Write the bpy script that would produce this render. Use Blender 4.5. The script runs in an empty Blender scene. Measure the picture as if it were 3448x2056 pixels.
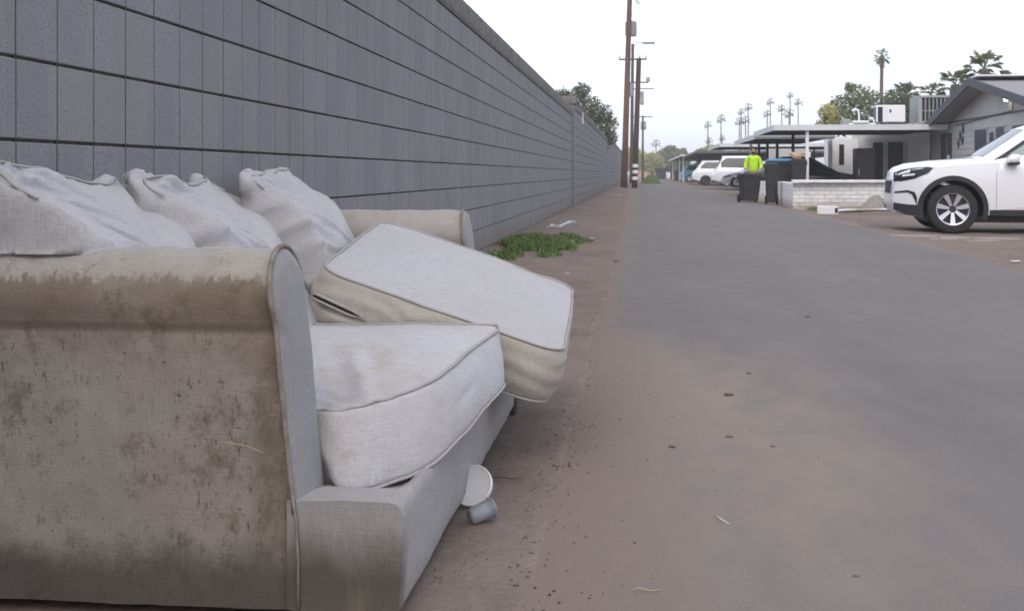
import bpy, bmesh, math, random
from mathutils import Vector, Matrix, noise
R = math.radians
random.seed(7)
S = bpy.context.scene
COL = S.collection

# ------------------------------------------------------------------ camera, sky, sun, exposure
cam_d = bpy.data.cameras.new("camera"); cam = bpy.data.objects.new("camera", cam_d); COL.objects.link(cam)
cam.location = (0, 0, 0.85); cam.rotation_euler = (R(90), 0, R(6.283))
cam_d.sensor_width = 36; cam_d.lens = 40.79; cam_d.shift_y = -0.1286
cam_d.clip_start = 0.05; cam_d.clip_end = 3000
cam_d.dof.use_dof = True; cam_d.dof.focus_distance = 3.0; cam_d.dof.aperture_fstop = 14
S.camera = cam
SUN_EL, SUN_AZ = 42.0, 184.0          # degrees; azimuth clockwise from +Y: veiled sun behind the camera
w = bpy.data.worlds.new("World"); S.world = w; w.use_nodes = True
nt = w.node_tree; nt.nodes.clear()
sky = nt.nodes.new('ShaderNodeTexSky'); sky.sky_type = 'NISHITA'; sky.sun_disc = False
sky.sun_elevation = R(SUN_EL); sky.sun_rotation = R(SUN_AZ)
sky.air_density = 1.0; sky.dust_density = 4.0; sky.ozone_density = 1.0; sky.altitude = 300
bg = nt.nodes.new('ShaderNodeBackground'); bg.inputs[1].default_value = 0.05
wo = nt.nodes.new('ShaderNodeOutputWorld')
cl = nt.nodes.new('ShaderNodeBackground'); cl.inputs[0].default_value = (.82, .87, 1.0, 1); cl.inputs[1].default_value = 1.22   # even cloud veil
ad = nt.nodes.new('ShaderNodeAddShader')
nt.links.new(sky.outputs[0], bg.inputs[0]); nt.links.new(bg.outputs[0], ad.inputs[0]); nt.links.new(cl.outputs[0], ad.inputs[1]); nt.links.new(ad.outputs[0], wo.inputs[0])
sd = bpy.data.lights.new("sun", 'SUN'); sun = bpy.data.objects.new("sun", sd); COL.objects.link(sun)
sd.energy = 1.15; sd.angle = R(40); sd.color = (1.0, 0.88, 0.72)
az, el = R(SUN_AZ), R(SUN_EL)
sv = Vector((math.sin(az)*math.cos(el), math.cos(az)*math.cos(el), math.sin(el)))
sun.rotation_euler = sv.to_track_quat('Z', 'Y').to_euler(); sun.location = (5, -20, 20)
S.view_settings.view_transform = 'Standard'; S.view_settings.look = 'None'
S.view_settings.exposure = 0.0; S.view_settings.gamma = 1.0; S.view_settings.use_curve_mapping = False
S.view_settings.use_white_balance = True; S.view_settings.white_balance_temperature = 6500; S.view_settings.white_balance_tint = 10
HAZE = 0.0012
S.render.engine = 'CYCLES'
S.cycles.use_denoising = True
S.cycles.max_bounces = 6; S.cycles.diffuse_bounces = 3; S.cycles.transparent_max_bounces = 6

# ------------------------------------------------------------------ materials
MATS = {}
def mat(name, col, rough=0.8, layers=(), bump=(), metal=0.0, spec=0.3, coord='Object', emit=None, coat=0.0, transm=0.0, ior=1.45):
    """layers: (scale, (sx,sy,sz), color2, lo, hi, detail, strength); bump: (scale,(sx,sy,sz),strength,distance)"""
    m = bpy.data.materials.new(name); m.use_nodes = True; MATS[name] = m
    n = m.node_tree.nodes; l = m.node_tree.links
    b = n['Principled BSDF']
    b.inputs['Roughness'].default_value = rough; b.inputs['Metallic'].default_value = metal
    b.inputs['Specular IOR Level'].default_value = spec
    b.inputs['Coat Weight'].default_value = coat; b.inputs['IOR'].default_value = ior
    b.inputs['Transmission Weight'].default_value = transm
    b.inputs['Base Color'].default_value = (*col, 1)
    if coord == 'World':
        g = n.new('ShaderNodeNewGeometry'); src = g.outputs['Position']
    else:
        tc = n.new('ShaderNodeTexCoord'); src = tc.outputs[coord]
    cur = None
    def scaled(sc):
        mp = n.new('ShaderNodeMapping'); l.new(src, mp.inputs[0]); mp.inputs['Scale'].default_value = sc
        return mp.outputs[0]
    for (sc, st, c2, lo, hi, det, amt) in layers:
        nz = n.new('ShaderNodeTexNoise'); nz.inputs['Scale'].default_value = sc; nz.inputs['Detail'].default_value = det
        nz.inputs['Roughness'].default_value = 0.62
        l.new(scaled(st), nz.inputs['Vector'])
        rp = n.new('ShaderNodeMapRange'); rp.inputs[1].default_value = lo; rp.inputs[2].default_value = hi
        rp.inputs[4].default_value = amt; l.new(nz.outputs[0], rp.inputs[0])
        mx = n.new('ShaderNodeMix'); mx.data_type = 'RGBA'
        l.new(rp.outputs[0], mx.inputs[0])
        if cur is None: mx.inputs[6].default_value = (*col, 1)
        else: l.new(cur, mx.inputs[6])
        mx.inputs[7].default_value = (*c2, 1); cur = mx.outputs[2]
    if cur is not None: l.new(cur, b.inputs['Base Color'])
    nrm = None
    for (sc, st, stg, dist) in bump:
        nz = n.new('ShaderNodeTexNoise'); nz.inputs['Scale'].default_value = sc; nz.inputs['Detail'].default_value = 4
        l.new(scaled(st), nz.inputs['Vector'])
        bp = n.new('ShaderNodeBump'); bp.inputs['Strength'].default_value = stg; bp.inputs['Distance'].default_value = dist
        l.new(nz.outputs[0], bp.inputs['Height'])
        if nrm: l.new(nrm, bp.inputs['Normal'])
        nrm = bp.outputs[0]
    if nrm: l.new(nrm, b.inputs['Normal'])
    if emit:
        b.inputs['Emission Color'].default_value = (*emit[0], 1); b.inputs['Emission Strength'].default_value = emit[1]
    m['cur'] = 0
    return m
I3 = (1, 1, 1)

def node(m, t, **k):
    x = m.node_tree.nodes.new(t)
    for a, v in k.items(): setattr(x, a, v)
    return x
def final_color(m):
    b = m.node_tree.nodes['Principled BSDF']
    lk = b.inputs['Base Color'].links
    return lk[0].from_socket if lk else None
def mix_on_top(m, fac_socket, color, blend='MIX'):
    l = m.node_tree.links; b = m.node_tree.nodes['Principled BSDF']
    mx = node(m, 'ShaderNodeMix', data_type='RGBA', blend_type=blend)
    fc = final_color(m)
    if fc: l.new(fc, mx.inputs[6])
    else: mx.inputs[6].default_value = b.inputs['Base Color'].default_value
    if isinstance(color, tuple): mx.inputs[7].default_value = (*color, 1)
    else: l.new(color, mx.inputs[7])
    if isinstance(fac_socket, float): mx.inputs[0].default_value = fac_socket
    else: l.new(fac_socket, mx.inputs[0])
    l.new(mx.outputs[2], b.inputs['Base Color'])
def math_n(m, op, a, b=None, c=None, clamp=False):
    x = node(m, 'ShaderNodeMath', operation=op); x.use_clamp = clamp
    for i, v in enumerate((a, b, c)):
        if v is None: continue
        if isinstance(v, (int, float)): x.inputs[i].default_value = v
        else: m.node_tree.links.new(v, x.inputs[i])
    return x.outputs[0]
def pos_xyz(m):
    g = node(m, 'ShaderNodeNewGeometry'); s = node(m, 'ShaderNodeSeparateXYZ')
    m.node_tree.links.new(g.outputs['Position'], s.inputs[0]); return s.outputs, g.outputs['Position']
def noise_at(m, vec, scale, stretch=I3, detail=4, rough=.6):
    l = m.node_tree.links
    mp = node(m, 'ShaderNodeMapping'); mp.inputs['Scale'].default_value = stretch; l.new(vec, mp.inputs[0])
    nz = node(m, 'ShaderNodeTexNoise'); nz.inputs['Scale'].default_value = scale; nz.inputs['Detail'].default_value = detail
    nz.inputs['Roughness'].default_value = rough
    l.new(mp.outputs[0], nz.inputs['Vector']); return nz.outputs[0]
def ramp(m, v, lo, hi, amt=1.0, lo_out=0.0):
    r = node(m, 'ShaderNodeMapRange'); r.inputs[1].default_value = lo; r.inputs[2].default_value = hi
    r.inputs[3].default_value = lo_out; r.inputs[4].default_value = amt
    r.interpolation_type = 'SMOOTHSTEP'
    m.node_tree.links.new(v, r.inputs[0]); return r.outputs[0]

# concrete block: speckled, each block with its own tone
def block_mat(name, col, rough_bump):
    m = mat(name, col, 0.92, [(95, I3, (col[0]*.42, col[1]*.42, col[2]*.45), .55, .70, 4, .85),
                              (130, I3, (col[0]*1.7, col[1]*1.7, col[2]*1.7), .58, .72, 3, .7),
                              (2.2, (1, 1, .6), (col[0]*.82, col[1]*.8, col[2]*.78), .45, .7, 4, .55)],
            [(110, I3, .8, rough_bump*1.6)], coord='World', spec=.15)
    (X, Y, Z), P = pos_xyz(m)
    fy = math_n(m, 'FLOOR', math_n(m, 'DIVIDE', Y, .2032)); fz = math_n(m, 'FLOOR', math_n(m, 'DIVIDE', math_n(m, 'SUBTRACT', Z, .119), .2032))
    cv = node(m, 'ShaderNodeCombineXYZ'); m.node_tree.links.new(fy, cv.inputs[0]); m.node_tree.links.new(fz, cv.inputs[1])
    wn = node(m, 'ShaderNodeTexWhiteNoise'); m.node_tree.links.new(cv.outputs[0], wn.inputs[0])
    mix_on_top(m, ramp(m, wn.outputs[0], .2, 1, .5), (col[0]*.8, col[1]*.8, col[2]*.82))
    mix_on_top(m, ramp(m, math_n(m, 'FRACT', math_n(m, 'MULTIPLY', wn.outputs[0], 7.3)), .7, 1, .4), (col[0]*1.08, col[1]*1.0, col[2]*.92))
    # earth splashed low on the wall
    lowz = math_n(m, 'ADD', Z, math_n(m, 'MULTIPLY', noise_at(m, P, 2.5, (1, .4, 1)), -.35))
    mix_on_top(m, ramp(m, lowz, .22, -.12, .65), (.20, .155, .12))
    # drip streaks under the cap
    st = noise_at(m, P, 9, (1, 1, .12), 5)
    mix_on_top(m, math_n(m, 'MULTIPLY', ramp(m, st, .5, .72, .5), ramp(m, Z, 1.5, 2.2, 1)), (col[0]*.6, col[1]*.58, col[2]*.56))
    return m
M_BLOCK = block_mat('concrete_block', (.243, .240, .250), .0018)
M_CAP = block_mat('rough_cap_block', (.21, .20, .195), .006)
(Xc, Yc, Zc), Pc = pos_xyz(M_CAP)
mix_on_top(M_CAP, ramp(M_CAP, noise_at(M_CAP, Pc, 7, (1, .5, 1), 6, .75), .52, .66, .7), (.085, .078, .07))
M_MORTAR = mat('dark_mortar', (.075, .066, .06), .95, [(30, I3, (.12, .11, .10), .4, .7, 3, .7)], coord='World', spec=.1)

# fabric of the sofa: linen slubs both ways, then soiling with a shape of its own
def linen(name, col=(.50, .47, .45), warm=(.42, .36, .29), warm_amt=.5, soil=0.25):
    m = mat(name, col, 0.95, [(210, (1, 1, .12), (col[0]*.78, col[1]*.78, col[2]*.76), .42, .68, 3, .7),
                              (210, (.12, .12, 1), (col[0]*.80, col[1]*.79, col[2]*.78), .45, .68, 3, .6),
                              (1.8, I3, warm, .42, .68, 5, warm_amt),
                              (14, I3, (.24, .19, .145), .60, .80, 6, soil)],
            [(260, (1, 1, .2), .6, .002), (260, (.2, .2, 1), .6, .002), (11, I3, .35, .012)], spec=.12)
    b = m.node_tree.nodes['Principled BSDF']
    b.inputs['Sheen Weight'].default_value = .15
    return m
M_LINEN = linen('linen_cushion', (.425, .418, .435), (.36, .335, .31), .5, .22)
M_LINEN2 = linen('linen_seat_cushion', (.46, .452, .475), (.37, .33, .29), .5, .24)
M_LINENW = linen('linen_side', (.41, .385, .35), (.34, .295, .245), .6, .3)  # same linen, with the warm light on cushion sides put into the colour
M_ARM = linen('linen_arm', (.375, .355, .335), (.29, .24, .195), .6, .25)
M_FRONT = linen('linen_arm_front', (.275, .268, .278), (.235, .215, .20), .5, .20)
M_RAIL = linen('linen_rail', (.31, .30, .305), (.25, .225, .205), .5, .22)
M_PIPE = mat('piping_cord', (.36, .34, .33), .9, [(60, I3, (.30, .27, .24), .45, .7, 3, .6)], spec=.1)
def soil_arm(m):
    (X, Y, Z), P = pos_xyz(m)
    # only the outer side (towards the camera end, y < 2.2) is badly soiled
    side = ramp(m, Y, 2.22, 2.15, 1)
    zz = math_n(m, 'ADD', Z, math_n(m, 'ADD', math_n(m, 'MULTIPLY', math_n(m, 'SUBTRACT', noise_at(m, P, 5, (1, 1, .3), 4), .5), .035), math_n(m, 'MULTIPLY', math_n(m, 'SUBTRACT', noise_at(m, P, 85, (1, 1, .12), 5), .5), .075)))
    band = math_n(m, 'MULTIPLY', ramp(m, zz, .660, .640, 1), ramp(m, zz, .43, .60, 1))
    pat = ramp(m, noise_at(m, P, 5, I3, 6), .30, .60, .85, .45)
    mix_on_top(m, math_n(m, 'MULTIPLY', math_n(m, 'MULTIPLY', band, pat), side), (.175, .132, .100))
    red = math_n(m, 'MULTIPLY', ramp(m, zz, .56, .53, 1), ramp(m, zz, .43, .52, 1))
    mix_on_top(m, math_n(m, 'MULTIPLY', math_n(m, 'MULTIPLY', red, ramp(m, noise_at(m, P, 6.5, (1, 1, 1.4), 5, .7), .47, .62, .75)), side), (.125, .078, .058))
    # general grey dirt lower down with small hooked flecks
    mix_on_top(m, math_n(m, 'MULTIPLY', ramp(m, zz, .60, .50, .65), side), (.235, .205, .180))
    fl = ramp(m, noise_at(m, P, 46, (1.3, 1, .55), 6, .8), .552, .65, .85)
    flm = ramp(m, noise_at(m, P, 3.6, I3, 3), .36, .56, 1)
    mix_on_top(m, math_n(m, 'MULTIPLY', math_n(m, 'MULTIPLY', fl, flm), math_n(m, 'MULTIPLY', side, ramp(m, Z, .60, .52, 1))), (.085, .066, .046))
    f2 = ramp(m, noise_at(m, P, 85, I3, 3), .64, .73, .8)
    mix_on_top(m, math_n(m, 'MULTIPLY', math_n(m, 'MULTIPLY', f2, side), ramp(m, Z, .60, .52, 1)), (.075, .06, .05))
    lg = ramp(m, noise_at(m, P, 7, (1, 1, .8), 8, .85), .50, .64, .75)
    mix_on_top(m, math_n(m, 'MULTIPLY', lg, side), (.125, .095, .07))
    # soaked hem near the ground
    hz = math_n(m, 'ADD', Z, math_n(m, 'MULTIPLY', math_n(m, 'SUBTRACT', noise_at(m, P, 9, (1, 1, .7), 8, .8), .5), .16))
    mix_on_top(m, ramp(m, hz, .175, .075, .85), (.070, .060, .052))
    # dark edge beside the front panel
    ex = math_n(m, 'ADD', X, math_n(m, 'MULTIPLY', math_n(m, 'SUBTRACT', noise_at(m, P, 12, I3, 5), .5), .05))
    crease_shade = ramp(m, math_n(m, 'ABSOLUTE', math_n(m, 'SUBTRACT', Z, .556)), .016, .002, .6)  # shade of the fold under the arm pad, put into the colour
    mix_on_top(m, math_n(m, 'MULTIPLY', crease_shade, side), (.09, .065, .05))
    mix_on_top(m, math_n(m, 'MULTIPLY', math_n(m, 'MULTIPLY', math_n(m, 'MULTIPLY', ramp(m, ex, -.755, -.69, .9), ramp(m, noise_at(m, P, 6, (1, 1, .5), 6, .7), .38, .60, 1, .15)), side), ramp(m, Z, .645, .60, 1)), (.12, .088, .062))
soil_arm(M_ARM)
def soil_rail(m):
    (X, Y, Z), P = pos_xyz(m)
    side = ramp(m, Y, 2.19, 2.14, 1)
    z2 = math_n(m, 'ADD', Z, math_n(m, 'MULTIPLY', math_n(m, 'SUBTRACT', noise_at(m, P, 11, (1, 1, .7), 6), .5), .13))
    mix_on_top(m, math_n(m, 'MULTIPLY', ramp(m, z2, .20, .09, .9), side), (.075, .062, .046))
    mix_on_top(m, ramp(m, z2, .10, .02, .35), (.13, .11, .09))
    st = noise_at(m, P, 10, (1, 1, .08), 4)
    mix_on_top(m, ramp(m, st, .54, .70, .45), (.30, .25, .20))
soil_rail(M_RAIL)
(Xs, Ys, Zs), Ps = pos_xyz(M_LINEN2)
spt = math_n(M_LINEN2, 'MULTIPLY', ramp(M_LINEN2, math_n(M_LINEN2, 'ABSOLUTE', math_n(M_LINEN2, 'SUBTRACT', Ys, 2.72)), .25, .05, 1),
             ramp(M_LINEN2, math_n(M_LINEN2, 'ABSOLUTE', math_n(M_LINEN2, 'SUBTRACT', Xs, -.66)), .24, .05, 1))
mix_on_top(M_LINEN2, math_n(M_LINEN2, 'MULTIPLY', spt, ramp(M_LINEN2, noise_at(M_LINEN2, Ps, 14, I3, 6), .40, .66, .6)), (.36, .29, .22))

M_PIPED = mat('soiled_piping', (.24, .215, .20), .9, [(30, I3, (.15, .115, .09), .42, .65, 4, .8)], spec=.1)
M_DIRT = mat('dry_dirt', (.198, .158, .137), .97, [(3, I3, (.145, .112, .096), .38, .66, 6, .9), (26, I3, (.265, .222, .195), .52, .75, 5, .6),
            (90, I3, (.085, .068, .058), .57, .70, 4, .7), (.35, I3, (.25, .195, .165), .4, .7, 3, .6)], [(26, I3, .5, .012), (150, I3, .5, .004)], coord='World', spec=.1)
M_ROAD = mat('worn_asphalt', (.172, .157, .152), .92, [(.5, (1, .5, 1), (.146, .134, .131), .35, .65, 5, .9), (5, (1, .45, 1), (.19, .174, .168), .45, .72, 6, .6),
            (150, I3, (.085, .082, .084), .55, .68, 4, .7), (190, I3, (.31, .30, .30), .62, .74, 3, .6)], [(260, I3, .5, .004), (6, I3, .25, .02)], coord='World', spec=.2)
def dust_road(m):
    (X, Y, Z), P = pos_xyz(m)
    n1 = noise_at(m, P, .9, (1, .35, 1), 6); n2 = noise_at(m, P, 6, (1, .5, 1), 6)
    nn = math_n(m, 'ADD', math_n(m, 'MULTIPLY', n1, .7), math_n(m, 'MULTIPLY', n2, .3))
    # sand swept across the left half near the sofa
    xm = math_n(m, 'ABSOLUTE', math_n(m, 'SUBTRACT', X, .15)); ym = math_n(m, 'ABSOLUTE', math_n(m, 'SUBTRACT', Y, 3.9))
    patch = math_n(m, 'MULTIPLY', ramp(m, xm, 1.05, .2, 1), ramp(m, ym, 3.0, .6, 1))
    mix_on_top(m, math_n(m, 'MULTIPLY', patch, ramp(m, nn, .34, .60, .95)), (.250, .203, .172))
    # drift along both verges
    le = math_n(m, 'ADD', math_n(m, 'ADD', X, math_n(m, 'MULTIPLY', nn, -.9)), ramp(m, Y, 8, 4, -.22))
    mix_on_top(m, ramp(m, le, -.40, -.80, .95), (.205, .158, .132))
    re = math_n(m, 'ADD', X, math_n(m, 'MULTIPLY', nn, 1.4))
    mix_on_top(m, ramp(m, re, 3.75, 4.5, .85), (.225, .175, .148))
    mix_on_top(m, ramp(m, nn, .52, .70, .35), (.235, .195, .17))
    # tyre-polished lane lines
    tr = noise_at(m, P, 1.6, (1, .02, 1), 3)
    mix_on_top(m, ramp(m, tr, .50, .64, .20), (.128, .118, .116))
dust_road(M_ROAD)
M_LEAF_D = mat('leaf_dark', (.055, .075, .035), .7, [(1.3, I3, (.12, .14, .06), .4, .7, 3, .8)], spec=.2)
M_LEAF_M = mat('leaf_mid', (.095, .12, .045), .7, [(.8, I3, (.19, .20, .075), .4, .7, 3, .9)], spec=.2)
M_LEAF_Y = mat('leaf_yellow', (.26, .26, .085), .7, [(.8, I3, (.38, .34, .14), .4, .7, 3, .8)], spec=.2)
M_PALM = mat('palm_frond', (.12, .145, .065), .65, [(1.0, I3, (.24, .24, .10), .4, .7, 3, .8)], spec=.25)
M_SKIRT = mat('dead_frond', (.38, .31, .17), .9, [(2.0, I3, (.22, .17, .09), .4, .7, 3, .8)], spec=.1)
M_BARK = mat('palm_trunk', (.17, .125, .10), .9, [(6, (1, 1, 4), (.09, .065, .05), .4, .7, 3, .8)], spec=.1)
M_WEED = mat('weed_green', (.10, .16, .055), .8, [(9, I3, (.20, .22, .10), .4, .7, 3, .7)], spec=.2)
M_POLE = mat('creosoted_wood', (.15, .082, .052), .9, [(5, (1, 1, .05), (.075, .042, .030), .4, .65, 4, .8), (.16, I3, (.21, .14, .10), .45, .7, 2, .5)], spec=.15)
M_POLE_D = mat('dark_wood', (.085, .052, .040), .9, [(5, (1, 1, .05), (.045, .030, .025), .4, .65, 4, .8)], spec=.15)
M_GALV = mat('galvanised_grey', (.33, .36, .35), .6, [(4, I3, (.25, .27, .26), .4, .7, 3, .6)], metal=.2)
M_WPAINT = mat('white_paint', (.78, .78, .79), .75, [(2, I3, (.66, .65, .64), .45, .75, 5, .6)], [(60, I3, .2, .003)], spec=.2)
M_WBRICK = mat('whitewashed_brick', (.80, .79, .80), .88, [(5, I3, (.58, .55, .52), .45, .72, 6, .8), (28, I3, (.46, .42, .38), .62, .78, 4, .5)], [(45, I3, .5, .006)], coord='World', spec=.15)
(Xb, Yb, Zb), Pb = pos_xyz(M_WBRICK)
zb_ = math_n(M_WBRICK, 'ADD', Zb, math_n(M_WBRICK, 'MULTIPLY', noise_at(M_WBRICK, Pb, 3, I3, 5), -.3))
mix_on_top(M_WBRICK, ramp(M_WBRICK, zb_, .12, -.14, .8), (.40, .33, .28))
M_BMORT = mat('brick_mortar', (.48, .46, .45), .95, [(30, I3, (.36, .34, .32), .4, .7, 3, .6)], coord='World', spec=.1)
M_RUBBLE = mat('bare_masonry', (.30, .27, .25), .95, [(12, I3, (.20, .18, .165), .4, .7, 5, .8)], [(30, I3, .7, .01)], coord='World', spec=.1)
M_HOUSE = mat('house_wall_paint', (.50, .50, .50), .85, [(1.5, I3, (.40, .39, .38), .4, .7, 5, .6)], spec=.2)
M_FASCIA = mat('grey_fascia', (.115, .12, .135), .8, [(3, I3, (.09, .095, .105), .4, .7, 3, .6)], spec=.2)
M_SOFFIT = mat('soffit_paint', (.30, .30, .30), .85, [(3, I3, (.25, .25, .25), .4, .7, 3, .6)], spec=.1)
M_SHINGLE = mat('grey_shingle', (.30, .29, .30), .95, [(9, (3, 1, 1), (.20, .19, .20), .4, .7, 4, .8)], [(30, I3, .5, .01)], spec=.1)
M_TIN = mat('painted_steel_roof', (.62, .64, .66), .55, [(2, I3, (.52, .53, .55), .4, .7, 4, .6)], metal=.1)
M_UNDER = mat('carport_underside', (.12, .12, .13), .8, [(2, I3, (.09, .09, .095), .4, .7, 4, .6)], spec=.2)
M_DARKGL = mat('dark_glass', (.018, .020, .030), .08, spec=.6)
M_WIN = mat('screened_window', (.055, .06, .085), .4, [(2, I3, (.035, .04, .05), .4, .7, 3, .6)], spec=.4)
M_DOORB = mat('brown_door', (.075, .06, .055), .6, [(3, I3, (.05, .04, .04), .4, .7, 3, .6)])
M_BLACK = mat('black_plastic', (.022, .022, .026), .55, [(6, I3, (.035, .034, .038), .4, .7, 4, .7)], spec=.35)
M_BIN = mat('charcoal_bin_plastic', (.032, .033, .037), .6, [(3, I3, (.05, .05, .05), .45, .7, 5, .6)], spec=.3)
M_NAVY = mat('navy_metal', (.020, .019, .033), .4, [(2, I3, (.03, .03, .045), .4, .7, 3, .6)], spec=.4)
M_RUBBER = mat('tyre_rubber', (.030, .030, .032), .85, [(20, I3, (.05, .047, .044), .45, .7, 4, .6)], spec=.2)
M_ALLOY = mat('alloy', (.62, .63, .66), .3, metal=.8)
M_GUN = mat('gunmetal', (.05, .045, .075), .4, metal=.5)
M_CARW = mat('white_car_paint', (.74, .75, .78), .28, [(1.2, I3, (.70, .71, .73), .4, .7, 3, .5)], coat=.6, spec=.5)
M_CARD = mat('dark_car_paint', (.020, .026, .038), .25, coat=.6, spec=.5)
M_CLAD = mat('black_cladding', (.030, .031, .036), .7, [(8, I3, (.05, .048, .046), .4, .7, 4, .5)], spec=.3)
M_LAMP = mat('headlamp_glass', (.02, .02, .03), .12, spec=.5)
M_LENS = mat('lamp_lens', (.8, .82, .85), .15, spec=.6)
M_RED = mat('red_plastic', (.45, .035, .02), .4, spec=.4)
M_GLASS = mat('side_glass', (.10, .16, .19), .05, spec=.7, coat=.3)
M_HIVIS = mat('hi_vis_cloth', (.50, .78, .05), .85, [(7, I3, (.28, .48, .03), .4, .7, 4, .6)], spec=.1)
M_SKIN = mat('skin', (.42, .27, .20), .55, spec=.3)
M_HAIR = mat('dark_hair', (.025, .018, .014), .8)
M_TROUS = mat('navy_trousers', (.035, .042, .085), .9, spec=.1)
M_BLUE = mat('blue_plastic', (.10, .26, .42), .5, spec=.3)
M_TEAL = mat('teal_paint', (.10, .30, .38), .5, [(2, I3, (.16, .36, .42), .4, .7, 3, .6)], spec=.3)
M_CARDB = mat('cardboard', (.52, .38, .26), .9, [(8, I3, (.44, .32, .21), .4, .7, 3, .6)], spec=.1)
M_PAPER = mat('paper_white', (.70, .70, .70), .8, [(20, I3, (.60, .60, .59), .45, .7, 3, .6)], spec=.2)
M_CLEAR = mat('cloudy_clear_plastic', (.72, .75, .78), .18, spec=.5, transm=.8)
M_STRAW = mat('straw', (.45, .35, .22), .9)
M_PEB = mat('pebble', (.17, .13, .11), .9, [(4, I3, (.07, .055, .05), .35, .65, 2, .9)], coord='World', spec=.1)
M_BULB = mat('lit_bulb', (1, .85, .6), .5, emit=((1, .80, .50), 9.0))
M_CONC = mat('broken_concrete', (.29, .245, .215), .95, [(8, I3, (.26, .22, .19), .4, .7, 5, .8)], [(30, I3, .6, .01)], coord='World', spec=.1)
M_UNDERD = mat('black_dust_cloth', (.02, .02, .022), .95, [(20, I3, (.035, .032, .03), .4, .7, 3, .6)], spec=.05)
M_WOODF = mat('dark_foot_wood', (.045, .032, .025), .7, [(14, (1, 1, .2), (.08, .055, .04), .4, .7, 3, .6)])
M_PINK = mat('faded_red_brick', (.42, .24, .20), .9, [(3, I3, (.34, .20, .17), .4, .7, 3, .6)])

# ------------------------------------------------------------------ object helpers
def put(o, name, parent=None, root=None):
    COL.objects.link(o)
    if parent is not None: o.parent = parent
    return o
def info(o, label=None, cat=None, group=None, kind=None):
    if label: o['label'] = label
    if cat: o['category'] = cat
    if group: o['group'] = group
    if kind: o['kind'] = kind
    return o
def base(name, loc, label, cat, group=None, rz=0.0):
    o = bpy.data.objects.new(name, None); o.location = loc; o.rotation_euler = (0, 0, rz)
    o.empty_display_size = .2; COL.objects.link(o); return info(o, label, cat, group)
def mesh_obj(name, verts, faces, m, parent=None, world=False, smooth=False, mats=None, fm=None):
    """world=True: verts in world space, parent root unrotated -> subtract its location"""
    if world and parent is not None:
        off = Vector((0, 0, 0)); q = parent
        while q is not None: off += q.location; q = q.parent
        verts = [Vector(v) - off for v in verts]
    me = bpy.data.meshes.new(name); me.from_pydata([tuple(v) for v in verts], [], faces)
    for k in (mats or [m]): me.materials.append(k)
    if fm: me.polygons.foreach_set('material_index', fm)
    if smooth: me.polygons.foreach_set('use_smooth', [True]*len(me.polygons))
    me.update()
    o = bpy.data.objects.new(name, me)
    return put(o, name, parent)
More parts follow.
